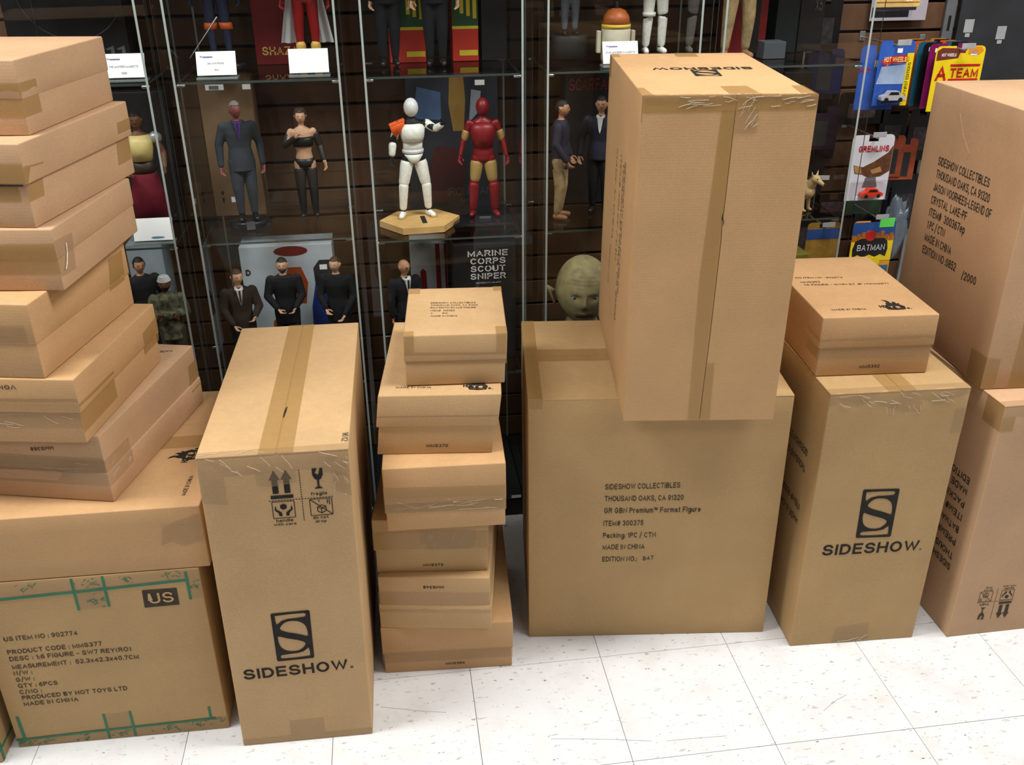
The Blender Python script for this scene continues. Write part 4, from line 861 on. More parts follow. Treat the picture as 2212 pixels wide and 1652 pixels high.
# third cabinet, middle shelf: plain stand-in mannequins in the armour colours of the photo
ARM = mat('off_white_armour', srgb(240, 240, 232), .35, .45, var=.10, scale=120); BLK = mat('black_undersuit', (.012, .012, .013), .6, .3)
def armour(root, S, J, hc, hh, ry):
    st = .112
    MB().loft([(0, -.004, .655 * S, .090 * S, .072 * S), (0, -.006, .70 * S, .101 * S, .082 * S), (0, -.006, .765 * S, .108 * S, .080 * S), (0, 0, .80 * S, .09 * S, .062 * S)], 18).build('chest_plate', ARM, root, True)
    MB().loft([(0, 0, .575 * S, .084 * S, .064 * S), (0, 0, .65 * S, .084 * S, .064 * S)], 18).build('waist_plate', ARM, root, True)
    MB().loft([(0, 0, .555 * S, .092 * S, .072 * S), (0, 0, .585 * S, .093 * S, .073 * S)], 18).build('belt', mat('white_belt', (.72, .73, .75), .4), root, True)
    MB().loft([(0, -.004, .475 * S, .030 * S, .055 * S), (0, -.004, .50 * S, .06 * S, .066 * S), (0, -.004, .548 * S, .085 * S, .068 * S)], 16).build('hip_plate', ARM, root, True)
    for s in (-1, 1):
        kn = Vector((s * (st * .75 + .015), -.012, .275)); hip = Vector((s * .052, 0, .50)); an = Vector((s * st, .01, .045))
        MB().capsule(J(hip + (kn - hip) * .18), J(hip + (kn - hip) * .85), .058 * S, .046 * S, 14).build('thigh_plate', ARM, root, True)
        MB().capsule(J(kn + Vector((0, -.006, .0))), J(kn + (an - kn) * .82), .042 * S, .032 * S, 14).build('shin_plate', ARM, root, True)
        MB().capsule(J((s * st, .022, .026)), J((s * st * 1.25, -.07, .021)), .029 * S, .023 * S, 12).build('boot', ARM, root, True)
    MB().capsule(J((-.130, 0, .75)), J((-.150, .01, .69)), .036 * S, .033 * S, 12).build('upper_arm_plate', ARM, root, True)
    MB().capsule(J((-.172, -.01, .625)), J((-.182, -.025, .56)), .034 * S, .028 * S, 12).build('forearm_plate', ARM, root, True)
    MB().capsule(J((.128, 0, .79)), J((.180, -.01, .755)), .038 * S, .034 * S, 12).build('upper_arm_plate', ARM, root, True)
    MB().capsule(J((.200, -.04, .755)), J((.232, -.09, .785)), .032 * S, .026 * S, 12).build('forearm_plate', ARM, root, True)
    MB().prism([(-.065 * S, .835 * S), (-.19 * S, .79 * S), (-.175 * S, .735 * S), (-.145 * S, .70 * S), (-.10 * S, .745 * S), (-.07 * S, .80 * S)], -.060 * S, -.045 * S).build('shoulder_pad', mat('orange_cloth', srgb(255, 110, 50), .6, .3), root, True)
    MB().prism([(-.065 * S, .842 * S), (-.19 * S, .797 * S), (-.19 * S, .785 * S), (-.065 * S, .828 * S)], -.060 * S, .03 * S).build('shoulder_strap', mat('orange_cloth', srgb(255, 110, 50), .6, .3), root)
    MB().ell((hc.x, hc.y, hc.z), .062 * S, .074 * S, .078 * S, 20).build('head_cover', mat('white_armour', (.75, .75, .74), .3, .5, var=.04), root, True)
figure('white armoured mannequin with orange shoulder pad on the hexagonal wooden base', .070, 2.395, .850, .297, rot=6, stance=.112, skin=BLK, la=((-.168, .0, .65), (-.19, -.03, .53)), ra=((.195, -.03, .75), (.235, -.10, .795)), extra=armour)
hx = thing('wooden_pedestal', 'hexagonal wooden base under the white mannequin figure', 'pedestal', (.078, 2.372, .833), R(4))
WOODH = mat('plywood', srgb(205, 165, 105), .5, .3, var=.12, scale=25)
pts = [(-.104, .004), (-.052, -.079), (.052, -.079), (.104, .004), (.052, .079), (-.052, .079)]
gm = MB(); gm.add([(x_, y_, .0003) for x_, y_ in pts] + [(x_, y_, .0165) for x_, y_ in pts], [(5, 4, 3, 2, 1, 0), (6, 7, 8, 9, 10, 11)] + [(i, (i + 1) % 6, (i + 1) % 6 + 6, i + 6) for i in range(6)]); gm.build('block', WOODH, hx)
MB().box(.002, .014, -.045, .02, .0165, .0172).build('dark_stripe', INK, hx)
RED = mat('satin_dark_red', srgb(128, 18, 26), .42, .5, .1, var=.15); GOLD = mat('tan_gold_paint', srgb(170, 140, 82), .45, .5, .1, var=.1)
def redsuit(root, S, J, hc, hh, ry):
    for s in (-1, 1):
        MB().capsule(J((s * .057, -.002, .455)), J((s * .074, -.010, .335)), .057 * S, .045 * S, 14).build('thigh_plate', GOLD, root, True)
        MB().capsule(J((s * .140, .005, .72)), J((s * .155, .01, .67)), .035 * S, .031 * S, 12).build('upper_arm_plate', GOLD, root, True)
        MB().capsule(J((s * .086, -.012, .27)), J((s * .094, .010, .07)), .045 * S, .034 * S, 14).build('shin_plate', RED, root, True)
        MB().capsule(J((s * .095, .022, .0275)), J((s * .115, -.065, .0225)), .027 * S, .022 * S, 10).build('boot', RED, root, True)
    MB().loft([(0, -.004, .60 * S, .082 * S, .062 * S), (0, -.006, .68 * S, .098 * S, .076 * S), (0, -.006, .765 * S, .114 * S, .080 * S), (0, 0, .81 * S, .085 * S, .058 * S)], 18).build('chest_plate', RED, root, True)
    MB().ell((hc.x, hc.y, hc.z), .056 * S, .072 * S, .076 * S, 20).build('head_cover', RED, root, True)
    MB().rbox(-.05 * S, .05 * S, -.12 * S, -.10 * S, -.0005, .018 * S, .001).build('name_plate', mat('grey_plastic', (.08, .08, .09), .4), root)
figure('dark red mannequin with tan-gold thighs, right of the white armoured one', .249, 2.402, .842, .30, rot=-3, skin=RED, extra=redsuit, stance=.095, la=((-.165, .01, .66), (-.195, -.03, .54)), ra=((.165, .01, .66), (.195, -.03, .53)))
MB().add(*rounded_grid((.165, 2.33, .8332), (.318, 2.50, .8415), .001, (0, 0, 0))).build('black_pedestal', mat('black_gloss_plastic', (.010, .010, .012), .12, .5)); tag(bpy.data.objects['black_pedestal'], 'flat black base under the dark red mannequin', 'pedestal')
# first cabinet
def vest(root, S, J, hc, hh, ry):
    MB().loft([(0, -.004, .62 * S, .082 * S, .064 * S), (0, -.006, .70 * S, .098 * S, .080 * S), (0, -.006, .775 * S, .106 * S, .078 * S), (0, 0, .82 * S, .08 * S, .052 * S)], 18).build('chest_plate', mat('yellowed_plate', srgb(205, 185, 120), .45), root, True)
    MB().ell(J((.125, 0, .79)), .052 * S, .05 * S, .05 * S, 14).build('shoulder_plate', mat('silver_plate', (.5, .5, .52), .35, .5, .4), root, True)
    MB().loft([(0, 0, .10 * S, .15 * S, .11 * S), (0, 0, .35 * S, .125 * S, .09 * S), (0, 0, .52 * S, .098 * S, .074 * S)], 18).build('robe', mat('maroon_cloth', srgb(92, 18, 32), .8, .2, var=.3), root, True)
    MB().loft([(0, 0, .51 * S, .095 * S, .072 * S), (0, 0, .625 * S, .084 * S, .064 * S)], 18).build('belt', mat('brown_leather', (.035, .022, .016), .5), root, True)
figure('brown-skinned figure with pale chest plate and maroon robe, behind the left pile', -.578, 2.350, .845, rot=8, skin=SKIND, hair=HAIRD, extra=vest, la=((-.165, .01, .66), (-.12, -.11, .56)), ra=((.17, -.02, .67), (.17, -.11, .58)))
CAMO = mat('camouflage_cloth', srgb(92, 92, 72), .85, .2, var=.75, scale=75)
def turban(root, S, J, hc, hh, ry):
    g = MB()
    for k in range(4): g.ell((hc.x, hc.y + .1 * hh, hc.z + (.42 + .17 * k) * hh), (.88 - .07 * k) * hh, (.98 - .08 * k) * hh, .17 * hh, 18)
    g.build('turban', SHIRT, root, True)
figure('figure with white turban and folded arms in camouflage jacket, low left shelf', -.573, 2.325, .455, .292, rot=6, skin=SKIND, beard=HAIRD, top=CAMO, toplen=.42, bot=mat('olive_brown_cloth', (.05, .042, .03), .8), extra=turban, la=((-.15, -.05, .67), (.03, -.125, .665)), ra=((.15, -.05, .67), (-.03, -.13, .685)), hands=True)
figure('dark-haired figure in black jacket beside the left pile', -.655, 2.43, .455, .31, rot=28, top=SUIT, bot=SUIT, hair=HAIRD, hairline=-.2, skin=mat('painted_tan_skin', srgb(178, 128, 98), .5))
# top shelves: only legs show below the frame
figure('figure in black trousers, left in front of the red and green boxes', .026, 2.42, 1.222, rot=4, la=((-.125, .01, .655), (-.13, -.02, .505)), top=SUIT, bot=SUIT, stance=.05, hair=HAIRD)
figure('figure in black trousers, right in front of the red and green boxes', .140, 2.405, 1.222, rot=-4, top=SUIT, bot=SUIT, stance=.05, hair=HAIRD)
def cape(root, S, J, hc, hh, ry):
    for a0, a1, nm in ((-.21, -.05, 'cape'), (.05, .19, 'cape')):
        gm = MB(); n = 8; vs = []
        for j in range(7):
            zz = (.80 - j * .105) * S; k = j / 6
            for i in range(n + 1):
                u = i / n; xx = (a0 + (a1 - a0) * u) * (.45 + .6 * k) * S; yy = (.075 + .03 * math.sin(u * 12) + (.02 * k)) * S; vs += [(xx, yy, zz), (xx, yy + .006 * S, zz)]
        for j in range(6):
            for i in range(n):
                a = (j * (n + 1) + i) * 2; b = a + 2; c_ = a + 2 * (n + 1); d_ = c_ + 2
                gm.f += [(a, c_, d_, b), (a + 1, b + 1, d_ + 1, c_ + 1)]
        gm.v = vs; gm.m = [0] * len(gm.f); gm.build(nm, mat('white_satin', (.62, .62, .64), .4, .4), root, True)
    for s in (-1, 1): MB().capsule(J((s * .062, .01, .035)), J((s * .058, -.01, .16)), .028 * S, .040 * S, 12).build('boot', mat('gold_boot', srgb(205, 165, 80), .4), root, True)
figure('red suited mannequin with white cape and gold boots, top shelf of second cabinet', -.165, 2.42, 1.226, rot=0, stance=.062, skin=mat('glossy_red_suit', srgb(135, 18, 20), .3, .5, var=.15), extra=cape)
def sword(root, S, J, hc, hh, ry): MB().capsule(J((.02, -.15, .36)), J((-.22, -.18, .07)), .006 * S, .003 * S, 6).build('sword', STEEL, root, True); [MB().loft([(s * .062 * S, .0, .26 * S, .05 * S, .05 * S), (s * .055 * S, 0, .31 * S, .052 * S, .052 * S)], 14).build('knee_band', mat('orange_band', srgb(200, 90, 30), .5), root, True) for s in (-1, 1)]
figure('dark blue mannequin with orange bands and a thin sword, top shelf', -.372, 2.44, 1.235, rot=0, stance=.06, skin=mat('dark_blue_suit', (.020, .026, .06), .4), extra=lambda *a: (stand(a[0], a[1], h=.0125), sword(*a)))
def thinleg(*a): stand(a[0], a[1], r=.20, m=mat('dark_grey_plastic', (.028, .027, .026), .5), h=.055)
figure('small figure in faded blue jeans on a grey plinth, top shelf', .482, 2.47, 1.278, .235, rot=0, top=mat('black_shirt', (.01, .01, .012), .7), bot=mat('faded_jeans', (.16, .19, .24), .8, var=.3), extra=thinleg, hair=HAIRD)
def whiteleg(root, S, J, hc, hh, ry):
    for s in (-1, 1):
        MB().capsule(J((s * .052, 0, .46)), J((s * .058, -.01, .32)), .052 * S, .044 * S, 14).build('thigh_plate', ARM, root, True)
        MB().capsule(J((s * .060, -.012, .265)), J((s * .066, .006, .075)), .040 * S, .031 * S, 14).build('shin_plate', ARM, root, True)
        MB().capsule(J((s * .066, .022, .026)), J((s * .075, -.065, .021)), .028 * S, .022 * S, 10).build('boot', ARM, root, True)
    MB().loft([(-.058 * S, -.008, .285 * S, .052 * S, .052 * S), (-.057 * S, -.008, .315 * S, .054 * S, .054 * S)], 14).build('knee_band', ARM, root, True)
    MB().loft([(0, -.004, .47 * S, .03 * S, .055 * S), (0, -.004, .56 * S, .088 * S, .070 * S)], 16).build('hip_plate', ARM, root, True); stand(root, S, r=.15, h=.012)
figure('white armoured legs of a mannequin on the top shelf, above the tallest carton', .690, 2.43, 1.2345, .31, rot=0, la=((-.13, .01, .655), (-.135, -.02, .505)), ra=((.13, .01, .655), (.135, -.02, .505)), stance=.066, skin=BLK, extra=whiteleg)
figure('figure in crumpled khaki trousers and tan boots, top shelf of the rightmost cabinet', .895, 2.40, 1.222, .36, rot=0, stance=.075, top=KH, bot=KH, shoes=mat('tan_shoe', srgb(140, 98, 62), .6), hair=HAIRB)
# orange-capped canister stand-in beside the card in cabinet four
cn = thing('toy_canister', 'cream canister with orange dome and yellow band, behind a label card', 'toy', (.584, 2.40, 1.222), 0)
CREAM = mat('cream_plastic', srgb(190, 182, 160), .45)
MB().loft([(0, 0, 0, .034, .034), (0, 0, .012, .036, .036), (0, 0, .075, .036, .036), (0, 0, .078, .034, .034)], 24).build('body', CREAM, cn, True)
MB().loft([(0, 0, .078, .036, .036), (0, 0, .087, .036, .036)], 24).build('band', mat('yellow_plastic', srgb(205, 175, 50), .45), cn, True)
MB().loft([(0, 0, .087, .035, .035), (0, 0, .105, .031, .031), (0, 0, .118, .022, .022), (0, 0, .123, .010, .010)], 24).build('dome', mat('orange_plastic', srgb(165, 85, 35), .45, var=.2), cn, True)
MB().capsule((0, 0, .122), (0, 0, .135), .006, .004, 10).build('knob', SHOE, cn, True)
for s in (-1, 1): MB().rbox(s * .043 - .005, s * .043 + .005, -.008, .008, .02, .072, .002).build('side_bar', CREAM, cn)
# bald bust
bu = thing('portrait_bust', 'olive-skinned bald portrait bust looking forward, low shelf beside the tallest carton', 'bust', (.525, 2.43, .455), R(-8))
OL = mat('olive_painted_skin', srgb(172, 156, 112), .5, .35, var=.22, scale=45, bump=.25, bscale=160)
gm = MB(); hv, hf = head_geo(70, 90); Rh = .098; hc = Vector((0, -.01, .155))
def wr(p):
    q = p * Rh; q.x *= 1.12
    if p.z > .3 and p.y < 0: q.y -= .0010 * math.sin(p.z * 62 + p.x * 3) * max(0, .8 - abs(p.x))
    return hc + q
gm.add([wr(p) for p in hv], hf)
gm.loft([(0, .015, .0, .062, .05), (0, .015, .03, .055, .045), (0, .012, .07, .040, .042), (0, .008, .10, .042, .045)], 24)
for s in (-1, 1):
    e0 = hc + Vector((s * .080, .012, -.02)); g2 = []
    gm.capsule(e0 + Vector((0, 0, -.020)), e0 + Vector((s * .016, .010, .014)), .008, .0115, 12, flat=.55)
    gm.capsule(e0 + Vector((s * .005, .004, .014)), e0 + Vector((s * .018, .012, .020)), .006, .006, 10)
v, f = remesh(gm, .0021, 2); MB().add(v, f).build('head', OL, bu, True)
for s in (-1, 1):
    ec = hc + Vector((s * .028, -.0685, .0035)); MB().ell(ec, .0105, .009, .0085, 16).build('eyeball', mat('eye_white', (.55, .56, .53), .2, .6), bu, True)
    MB().ell(ec + Vector((0, -.0072, 0)), .0042, .0022, .0042, 12).build('iris', mat('blue_grey_iris', (.05, .09, .12), .15, .6), bu, True)
    MB().prism([(ec.x - .014, ec.z - .012), (ec.x + .014, ec.z - .012), (ec.x + .010, ec.z - .018), (ec.x - .010, ec.z - .018)], ec.y + .0005, ec.y + .008).build('eye_bag', mat('red_brown_skin', srgb(130, 70, 52), .5), bu)
MB().capsule(hc + Vector((-.022, -.074, -.0495)), hc + Vector((.022, -.074, -.0495)), .0038, .0038, 8).build('mouth', mat('dark_mouth', (.03, .014, .010), .5), bu, True)
MB().rbox(-.07, .07, -.05, .065, .0, .010, .002).build('plinth', SHOE, bu)
# dog figure
dg_ = thing('dog_figurine', 'tan short-haired dog figurine with upright ears on the middle shelf', 'figurine', (1.090, 2.335, .838), R(30))
gm = MB(); DF = mat('tan_dog_coat', srgb(178, 152, 108), .6, .3, var=.12, scale=60)
B3 = lambda *p: Vector(p)
gm.capsule(B3(0, .050, .056), B3(0, -.012, .060), .017, .0215, 14); gm.capsule(B3(0, -.012, .060), B3(0, -.020, .052), .0215, .019, 14)
gm.capsule(B3(0, -.022, .066), B3(0, -.034, .082), .014, .012, 12); gm.ell(B3(0, -.040, .088), .0125, .014, .012, 14); gm.capsule(B3(0, -.050, .085), B3(0, -.064, .079), .0075, .0048, 10)
for s in (-1, 1):
    gm.capsule(B3(s * .011, -.018, .050), B3(s * .012, -.017, .028), .0085, .0055, 10); gm.capsule(B3(s * .012, -.017, .028), B3(s * .0125, -.020, .005), .0055, .0042, 10); gm.capsule(B3(s * .0125, -.021, .004), B3(s * .0125, -.028, .0035), .0042, .0034, 8)
    gm.capsule(B3(s * .010, .046, .052), B3(s * .0115, .038, .034), .0125, .0075, 10); gm.capsule(B3(s * .0115, .038, .034), B3(s * .012, .055, .022), .0065, .0045, 10); gm.capsule(B3(s * .012, .055, .022), B3(s * .012, .051, .005), .0042, .0038, 10); gm.capsule(B3(s * .012, .050, .004), B3(s * .012, .043, .0035), .0042, .0034, 8)
    gm.capsule(B3(s * .0085, -.036, .096), B3(s * .0135, -.035, .109), .0045, .0014, 8, flat=.6)
gm.capsule(B3(0, .066, .062), B3(0, .088, .050), .0042, .002, 8)
v, f = remesh(gm, .0014, 2); MB().add(v, f).build('body', DF, dg_, True)
MB().ell((0, -.0685, .0800), .003, .003, .0026, 10).build('nose', SHOE, dg_, True)
for s in (-1, 1): MB().ell((s * .0068, -.0505, .0915), .0017, .0017, .0017, 8).build('eye', SHOE, dg_, True)

# ------------------------------------------------------------------ boxes, cards and oddments in the cabinets
def flat_text(g, s, x0, x1, z, h, y, bold=.012, gap=1.0):
    v, f = text_geo(s, bold, gap); mn = min(p[0] for p in v); mx = max(p[0] for p in v)
    g.add([(x0 + (p[0] - mn) / (mx - mn) * (x1 - x0), y, z + p[1] / CAPH * h) for p in v], f)
def pbox(label, x0, x1, y0, y1, z0, z1, m, rot=0, name='product_box'):
    """printed box; local frame: x from the left front corner, y into depth, z up"""
    root = thing(name, label, 'box', ((x0 + x1) / 2, y0, z0), R(rot)); hw = (x1 - x0) / 2
    MB().rbox(-hw, hw, 0, y1 - y0, 0, z1 - z0, .0012).build('body', m, root); return root
def patch(root, nm, pts, m, y=-.0008): 
    g = MB(); g.prism(pts, y, .0004); return g.build(nm, m, root)
def ptext(root, lines, m, bold=.012, y=-.0012):
    for (s, xa, xb, z, h) in lines:
        g = MB(); flat_text(g, s, xa, xb, z, h, y, bold); g.build('printed_text', m, root)
def rct(a, b, c, d): return [(a, c), (b, c), (b, d), (a, d)]
BKB = mat('black_box_print', (.014, .014, .015), .35, .4, var=.3, scale=15)
b = pbox('black product box with white stencil lettering, low shelf behind the middle stack', .158, .322, 2.335, 2.45, .455, .785, BKB)
WL = mat('white_print', (.62, .62, .61), .6, .3, var=.18, scale=60)
ptext(b, [('MARINE', -.045, .061, .2965, .0165), ('CORPS', -.038, .055, .2753, .0165), ('SCOUT', -.038, .054, .2541, .0165), ('SNIPER', -.039, .056, .233, .0168)], WL, .022)
ptext(b, [('SERGEANT MAJOR', -.025, .042, .221, .0042)], WL, .0)
b = pbox('pale grey product box with dark red stripes, low shelf', .050, .150, 2.47, 2.57, .455, .750, mat('pale_grey_print', (.30, .31, .31), .5, var=.12))
DRED = mat('dark_red_print', srgb(110, 16, 20), .5, var=.15)
patch(b, 'stripe', [(.018, .04), (.032, .04), (.030, .293), (.018, .293)], DRED); patch(b, 'stripe', [(.044, .04), (.049, .04), (.048, .293), (.042, .293)], DRED); patch(b, 'stripe', [(-.022, .06), (-.008, .06), (-.010, .215), (-.018, .224), (-.026, .215)], DRED)
b = pbox('white printed box behind the three suited figures', -.405, -.160, 2.475, 2.57, .455, .762, mat('blue_white_print', (.52, .56, .62), .35, var=.06))
patch(b, 'blue_shape', [(.050, .02), (.115, .02), (.105, .235), (.075, .22), (.055, .13)], mat('royal_blue_print', (.02, .04, .20), .4)); patch(b, 'dark_shape', [(.070, .19), (.118, .19), (.118, .262), (.085, .262), (.068, .24)], mat('slate_print', (.02, .022, .03), .4), -.0012)
patch(b, 'orange_shape', [(-.01, .14), (.04, .14), (.05, .20), (.035, .245), (.0, .245), (-.015, .20)], mat('rust_print', srgb(165, 70, 35), .4)); patch(b, 'orange_shape', [(-.06, .01), (-.02, .01), (-.015, .10), (-.035, .115), (-.055, .09)], mat('rust_print', srgb(165, 70, 35), .4))
patch(b, 'oval_mark', [(.0125 + .045 * math.cos(a * .3927), .291 + .014 * math.sin(a * .3927)) for a in range(16)], DRED); patch(b, 'sticker', rct(.085, .105, .235, .249), WHITEP, -.0016)
ptext(b, [('D', -.112, -.099, .228, .017)], INK, .045)
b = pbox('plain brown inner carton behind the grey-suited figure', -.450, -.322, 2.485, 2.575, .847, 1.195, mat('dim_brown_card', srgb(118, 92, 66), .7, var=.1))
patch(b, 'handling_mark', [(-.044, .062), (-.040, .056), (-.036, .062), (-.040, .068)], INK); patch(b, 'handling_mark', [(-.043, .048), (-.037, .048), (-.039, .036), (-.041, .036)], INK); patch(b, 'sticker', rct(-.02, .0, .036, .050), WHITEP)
b = pbox('dark product box with blurred blue and gold print behind the mannequins', .062, .300, 2.50, 2.58, .833, 1.190, mat('dark_blue_print', (.020, .022, .030), .3, var=.4, scale=12))
patch(b, 'blue_glow', [(-.105, .245), (-.03, .24), (-.03, .31), (-.09, .325)], mat('sky_print', (.05, .09, .18), .4)); patch(b, 'gold_shape', [(.0, .21), (.028, .21), (.034, .29), (.03, .35), (-.006, .35), (-.01, .28)], mat('gold_print', srgb(125, 95, 45), .4)); patch(b, 'pale_shape', [(.042, .23), (.07, .26), (.075, .31), (.05, .315)], mat('mist_print', (.22, .24, .28), .5)); patch(b, 'sticker', rct(.06, .085, .325, .338), WHITEP)
patch(b, 'red_shape', [(-.06, .02), (.02, .03), (.03, .12), (.0, .17), (-.05, .17), (-.07, .10)], mat('deep_red_print', (.05, .008, .008), .5)); ptext(b, [('IRON MAN', -.02, .10, .038, .022), ('MARK', .015, .06, .018, .012)], mat('grey_print', (.10, .10, .10), .5), -.02)
b = pbox('black product box with red condensed title behind the navy-jacket figure', .478, .640, 2.49, 2.57, .838, 1.195, BKB); ptext(b, [('SCARFACE', -.072, .060, .300, .030)], mat('dull_red_print', srgb(120, 22, 20), .6), -.006)
for lab, x0, x1 in (('green, yellow and red box between the black-trousered figures', .028, .118), ('green, yellow and red box on the right of the top shelf', .185, .250)):
    b = pbox(lab, x0, x1, 2.47, 2.55, 1.222, 1.56, mat('red_print', srgb(190, 48, 32), .45, var=.06)); hw = (x1 - x0) / 2
    patch(b, 'yellow_band', rct(-hw, hw, .076, .083), mat('yellow_print', srgb(215, 195, 50), .5)); patch(b, 'green_panel', rct(-hw, hw, .083, .20), mat('green_print', srgb(40, 78, 42), .5)); patch(b, 'barcode', rct(hw - .048, hw - .002, .013, .026), mat('yellow_print', srgb(215, 195, 50), .5))
    for k in range(3): patch(b, 'drip', rct(hw - .045 + k * .016, hw - .036 + k * .016, .112 - .006 * k, .20), mat('yellow_print', srgb(215, 195, 50), .5), -.0012)
b = pbox('tall black box at the right of the red and green boxes', .258, .322, 2.47, 2.56, 1.222, 1.50, BKB)
b = pbox('dark red display box with cut-off gold title, top shelf of second cabinet', -.300, -.185, 2.50, 2.57, 1.222, 1.50, mat('wine_red_print', srgb(120, 18, 20), .45, var=.15)); ptext(b, [('SHAZA', -.042, .046, .022, .020)], mat('pale_gold_print', srgb(215, 180, 105), .5), .02); ptext(b, [('VENGEANCE', -.042, .04, .012, .006), ('EDITION', -.042, .01, .003, .006)], mat('dull_red_print', srgb(120, 22, 20), .6), .0)
b = pbox('black box with pale digits 11 behind the topmost left box', -.860, -.590, 2.47, 2.57, 1.222, 1.55, BKB); ptext(b, [('11', .080, .125, .030, .026)], mat('grey_print', (.10, .10, .10), .5), .03); ptext(b, [('MASTERS', -.08, .06, .040, .012)], mat('grey_print', (.10, .10, .10), .5), .0)
g = MB(); g.tube([(.02 + .12 * math.cos(a * .16 + 3.3), -.001, .19 + .12 * math.sin(a * .16 + 3.3)) for a in range(16)], .0015, 6); g.build('printed_ring', mat('dim_print', (.05, .05, .05), .5), b)
b = thing('baton', 'thin black baton with a yellow tip behind the topmost left box', 'prop', (-.762, 2.38, 1.222)); MB().capsule((0, 0, .075), (.0, 0, .20), .003, .003, 8).build('shaft', SHOE, b, True); MB().capsule((.0, 0, .003), (.0, 0, .072), .004, .003, 8).build('tip', mat('yellow_orange_plastic', srgb(235, 175, 60), .5), b, True)
b = pbox('pale blue-grey box in the low left shelf behind the turbaned figure', -.690, -.600, 2.47, 2.56, .455, .785, mat('pale_blue_print', (.26, .30, .34), .5, var=.08))
b = pbox('red box in the top right cabinet behind the khaki trousers', .90, 1.00, 2.47, 2.56, 1.222, 1.5, mat('wine_red_print', srgb(120, 18, 20), .45, var=.15)); patch(b, 'dark_stripe', rct(.0, .03, .0, .27), BKB)
b = pbox('dark green-black box in the top right cabinet', 1.025, 1.085, 2.47, 2.56, 1.222, 1.5, mat('dark_teal_print', (.008, .015, .016), .4)); 
b = pbox('grey display block in the top right cabinet', .955, 1.012, 2.36, 2.41, 1.222, 1.262, mat('grey_plinth', (.06, .07, .08), .4))
b = pbox('pale lilac box at the right of the tallest carton, low shelf', 1.00, 1.098, 2.33, 2.42, .455, .748, mat('lilac_grey_print', (.32, .32, .38), .5, var=.05))
b = pbox('olive-yellow box at the right cabinet side, low shelf', 1.112, 1.150, 2.36, 2.46, .455, .70, mat('olive_yellow_print', srgb(120, 108, 40), .5))
cr = thing('sign_card', 'small white tag beside the dog figurine', 'card', (1.128, 2.335, .9155), R(-10)); MB().box(-.0, .034, 0, .0008, 0, .012).build('paper', mat('dim_paper', (.35, .36, .36), .6), cr); MB().capsule((.002, .002, -.0765), (.002, .002, .001), .0009, .0009, 6).build('wire', STEEL, cr, True)
PURP = mat('purple_print', (.12, .07, .28), .6); GREYT = mat('grey_text_print', (.22, .22, .24), .6)
def card(label, x, y, z, wd, ht, lines, rot=0, tilt=-20, logo=True):
    c0 = thing('price_card', label, 'card', (x, y, z), R(rot), 'white price cards in acrylic holders')
    k = math.tan(R(tilt)); g = MB(); yb = lambda zz: -k * zz
    def sheet(x0, x1, z0, z1, o, t, nm, m):
        g = MB(); g.add([(x0, yb(z0) + o, z0), (x1, yb(z0) + o, z0), (x1, yb(z0) + o + t, z0), (x0, yb(z0) + o + t, z0), (x0, yb(z1) + o, z1), (x1, yb(z1) + o, z1), (x1, yb(z1) + o + t, z1), (x0, yb(z1) + o + t, z1)], [(0, 3, 2, 1), (4, 5, 6, 7), (0, 1, 5, 4), (1, 2, 6, 5), (2, 3, 7, 6), (3, 0, 4, 7)]); return g.build(nm, m, c0)
    sheet(-wd / 2, wd / 2, .009, .009 + ht, -.001, .001, 'paper', WHITEP)
    MB().rbox(-wd / 2 - .002, wd / 2 + .002, -.006, .030, .0, .005, .001).build('holder_foot', mat('clear_acrylic', (.25, .30, .30), .1, .6, alpha=.6), c0)
    if logo:
        g = MB(); flat_text(g, 'Wonderworld'.replace('W', 'W') if False else 'W', -wd * .40, -wd * .34, .009 + ht * .74, ht * .09, yb(.009 + ht * .78) - .0016, .03); g.v = [(a, yb(c_) - .0016, c_) for a, b_, c_ in g.v]
        for q in range(9): xx = -wd * .33 + q * wd * .028; g.add([(xx, yb(.009 + ht * .74) - .0016, .009 + ht * .74), (xx + wd * .020, yb(.009 + ht * .74) - .0016, .009 + ht * .74), (xx + wd * .020, yb(.009 + ht * .80) - .0016, .009 + ht * .80), (xx, yb(.009 + ht * .80) - .0016, .009 + ht * .80)], [(0, 1, 2, 3)])
        g.build('printed_logo', PURP, c0)
    if lines:
        for (s, xa, xb, zz, h) in lines:
            g = MB(); flat_text(g, s, xa * wd, xb * wd, .009 + ht * zz, ht * h, 0, .0)
            g.v = [(a, yb(c_) - .0016, c_) for a, b_, c_ in g.v]; g.build('printed_text', GREYT, c0)
    return c0
card('white price card under the topmost left box corner', -.5640, 2.272, 1.222, .090, .049, [('THE MASTERS MAQUETTE', -.36, .34, .42, .09), ('3068', -.08, .05, .15, .09)])
card('white price card left in the second cabinet, under the sword figure', -.364, 2.272, 1.222, .087, .049, [('DEATHSTROKE', -.22, .20, .46, .08), ('181X', -.06, .06, .19, .08)])
card('blank bright price card below the white cape', -.159, 2.272, 1.222, .089, .050, [], logo=False)
card('white price card just above the tallest carton top left corner', .572, 2.285, 1.222, .086, .048, [('STAR MIND REBELS MAQUETTE', -.42, .42, .46, .09)], rot=0)
c5 = card('glowing white card on the middle left shelf with a blue smudge', -.5660, 2.272, .845, .092, .050, [], logo=False)
MB().add([(.004 + .016 * math.cos(a * .5236) * (1.4 if math.cos(a * .5236) > 0 else .6), -.0016 + math.tan(R(20)) * (.0155 + .0025 * math.sin(a * .5236)), .0155 + .0025 * math.sin(a * .5236)) for a in range(12)], [tuple(range(12))]).build('blue_smudge', mat('steel_blue_print', (.10, .24, .34), .6), c5)
pb = thing('plastic_bag', 'crumpled clear-white plastic bag at the bottom of the leftmost cabinet', 'bag', (-.588, 2.40, .0565), 0)
gm = MB(); hv2, hf2 = head_geo(22, 30)
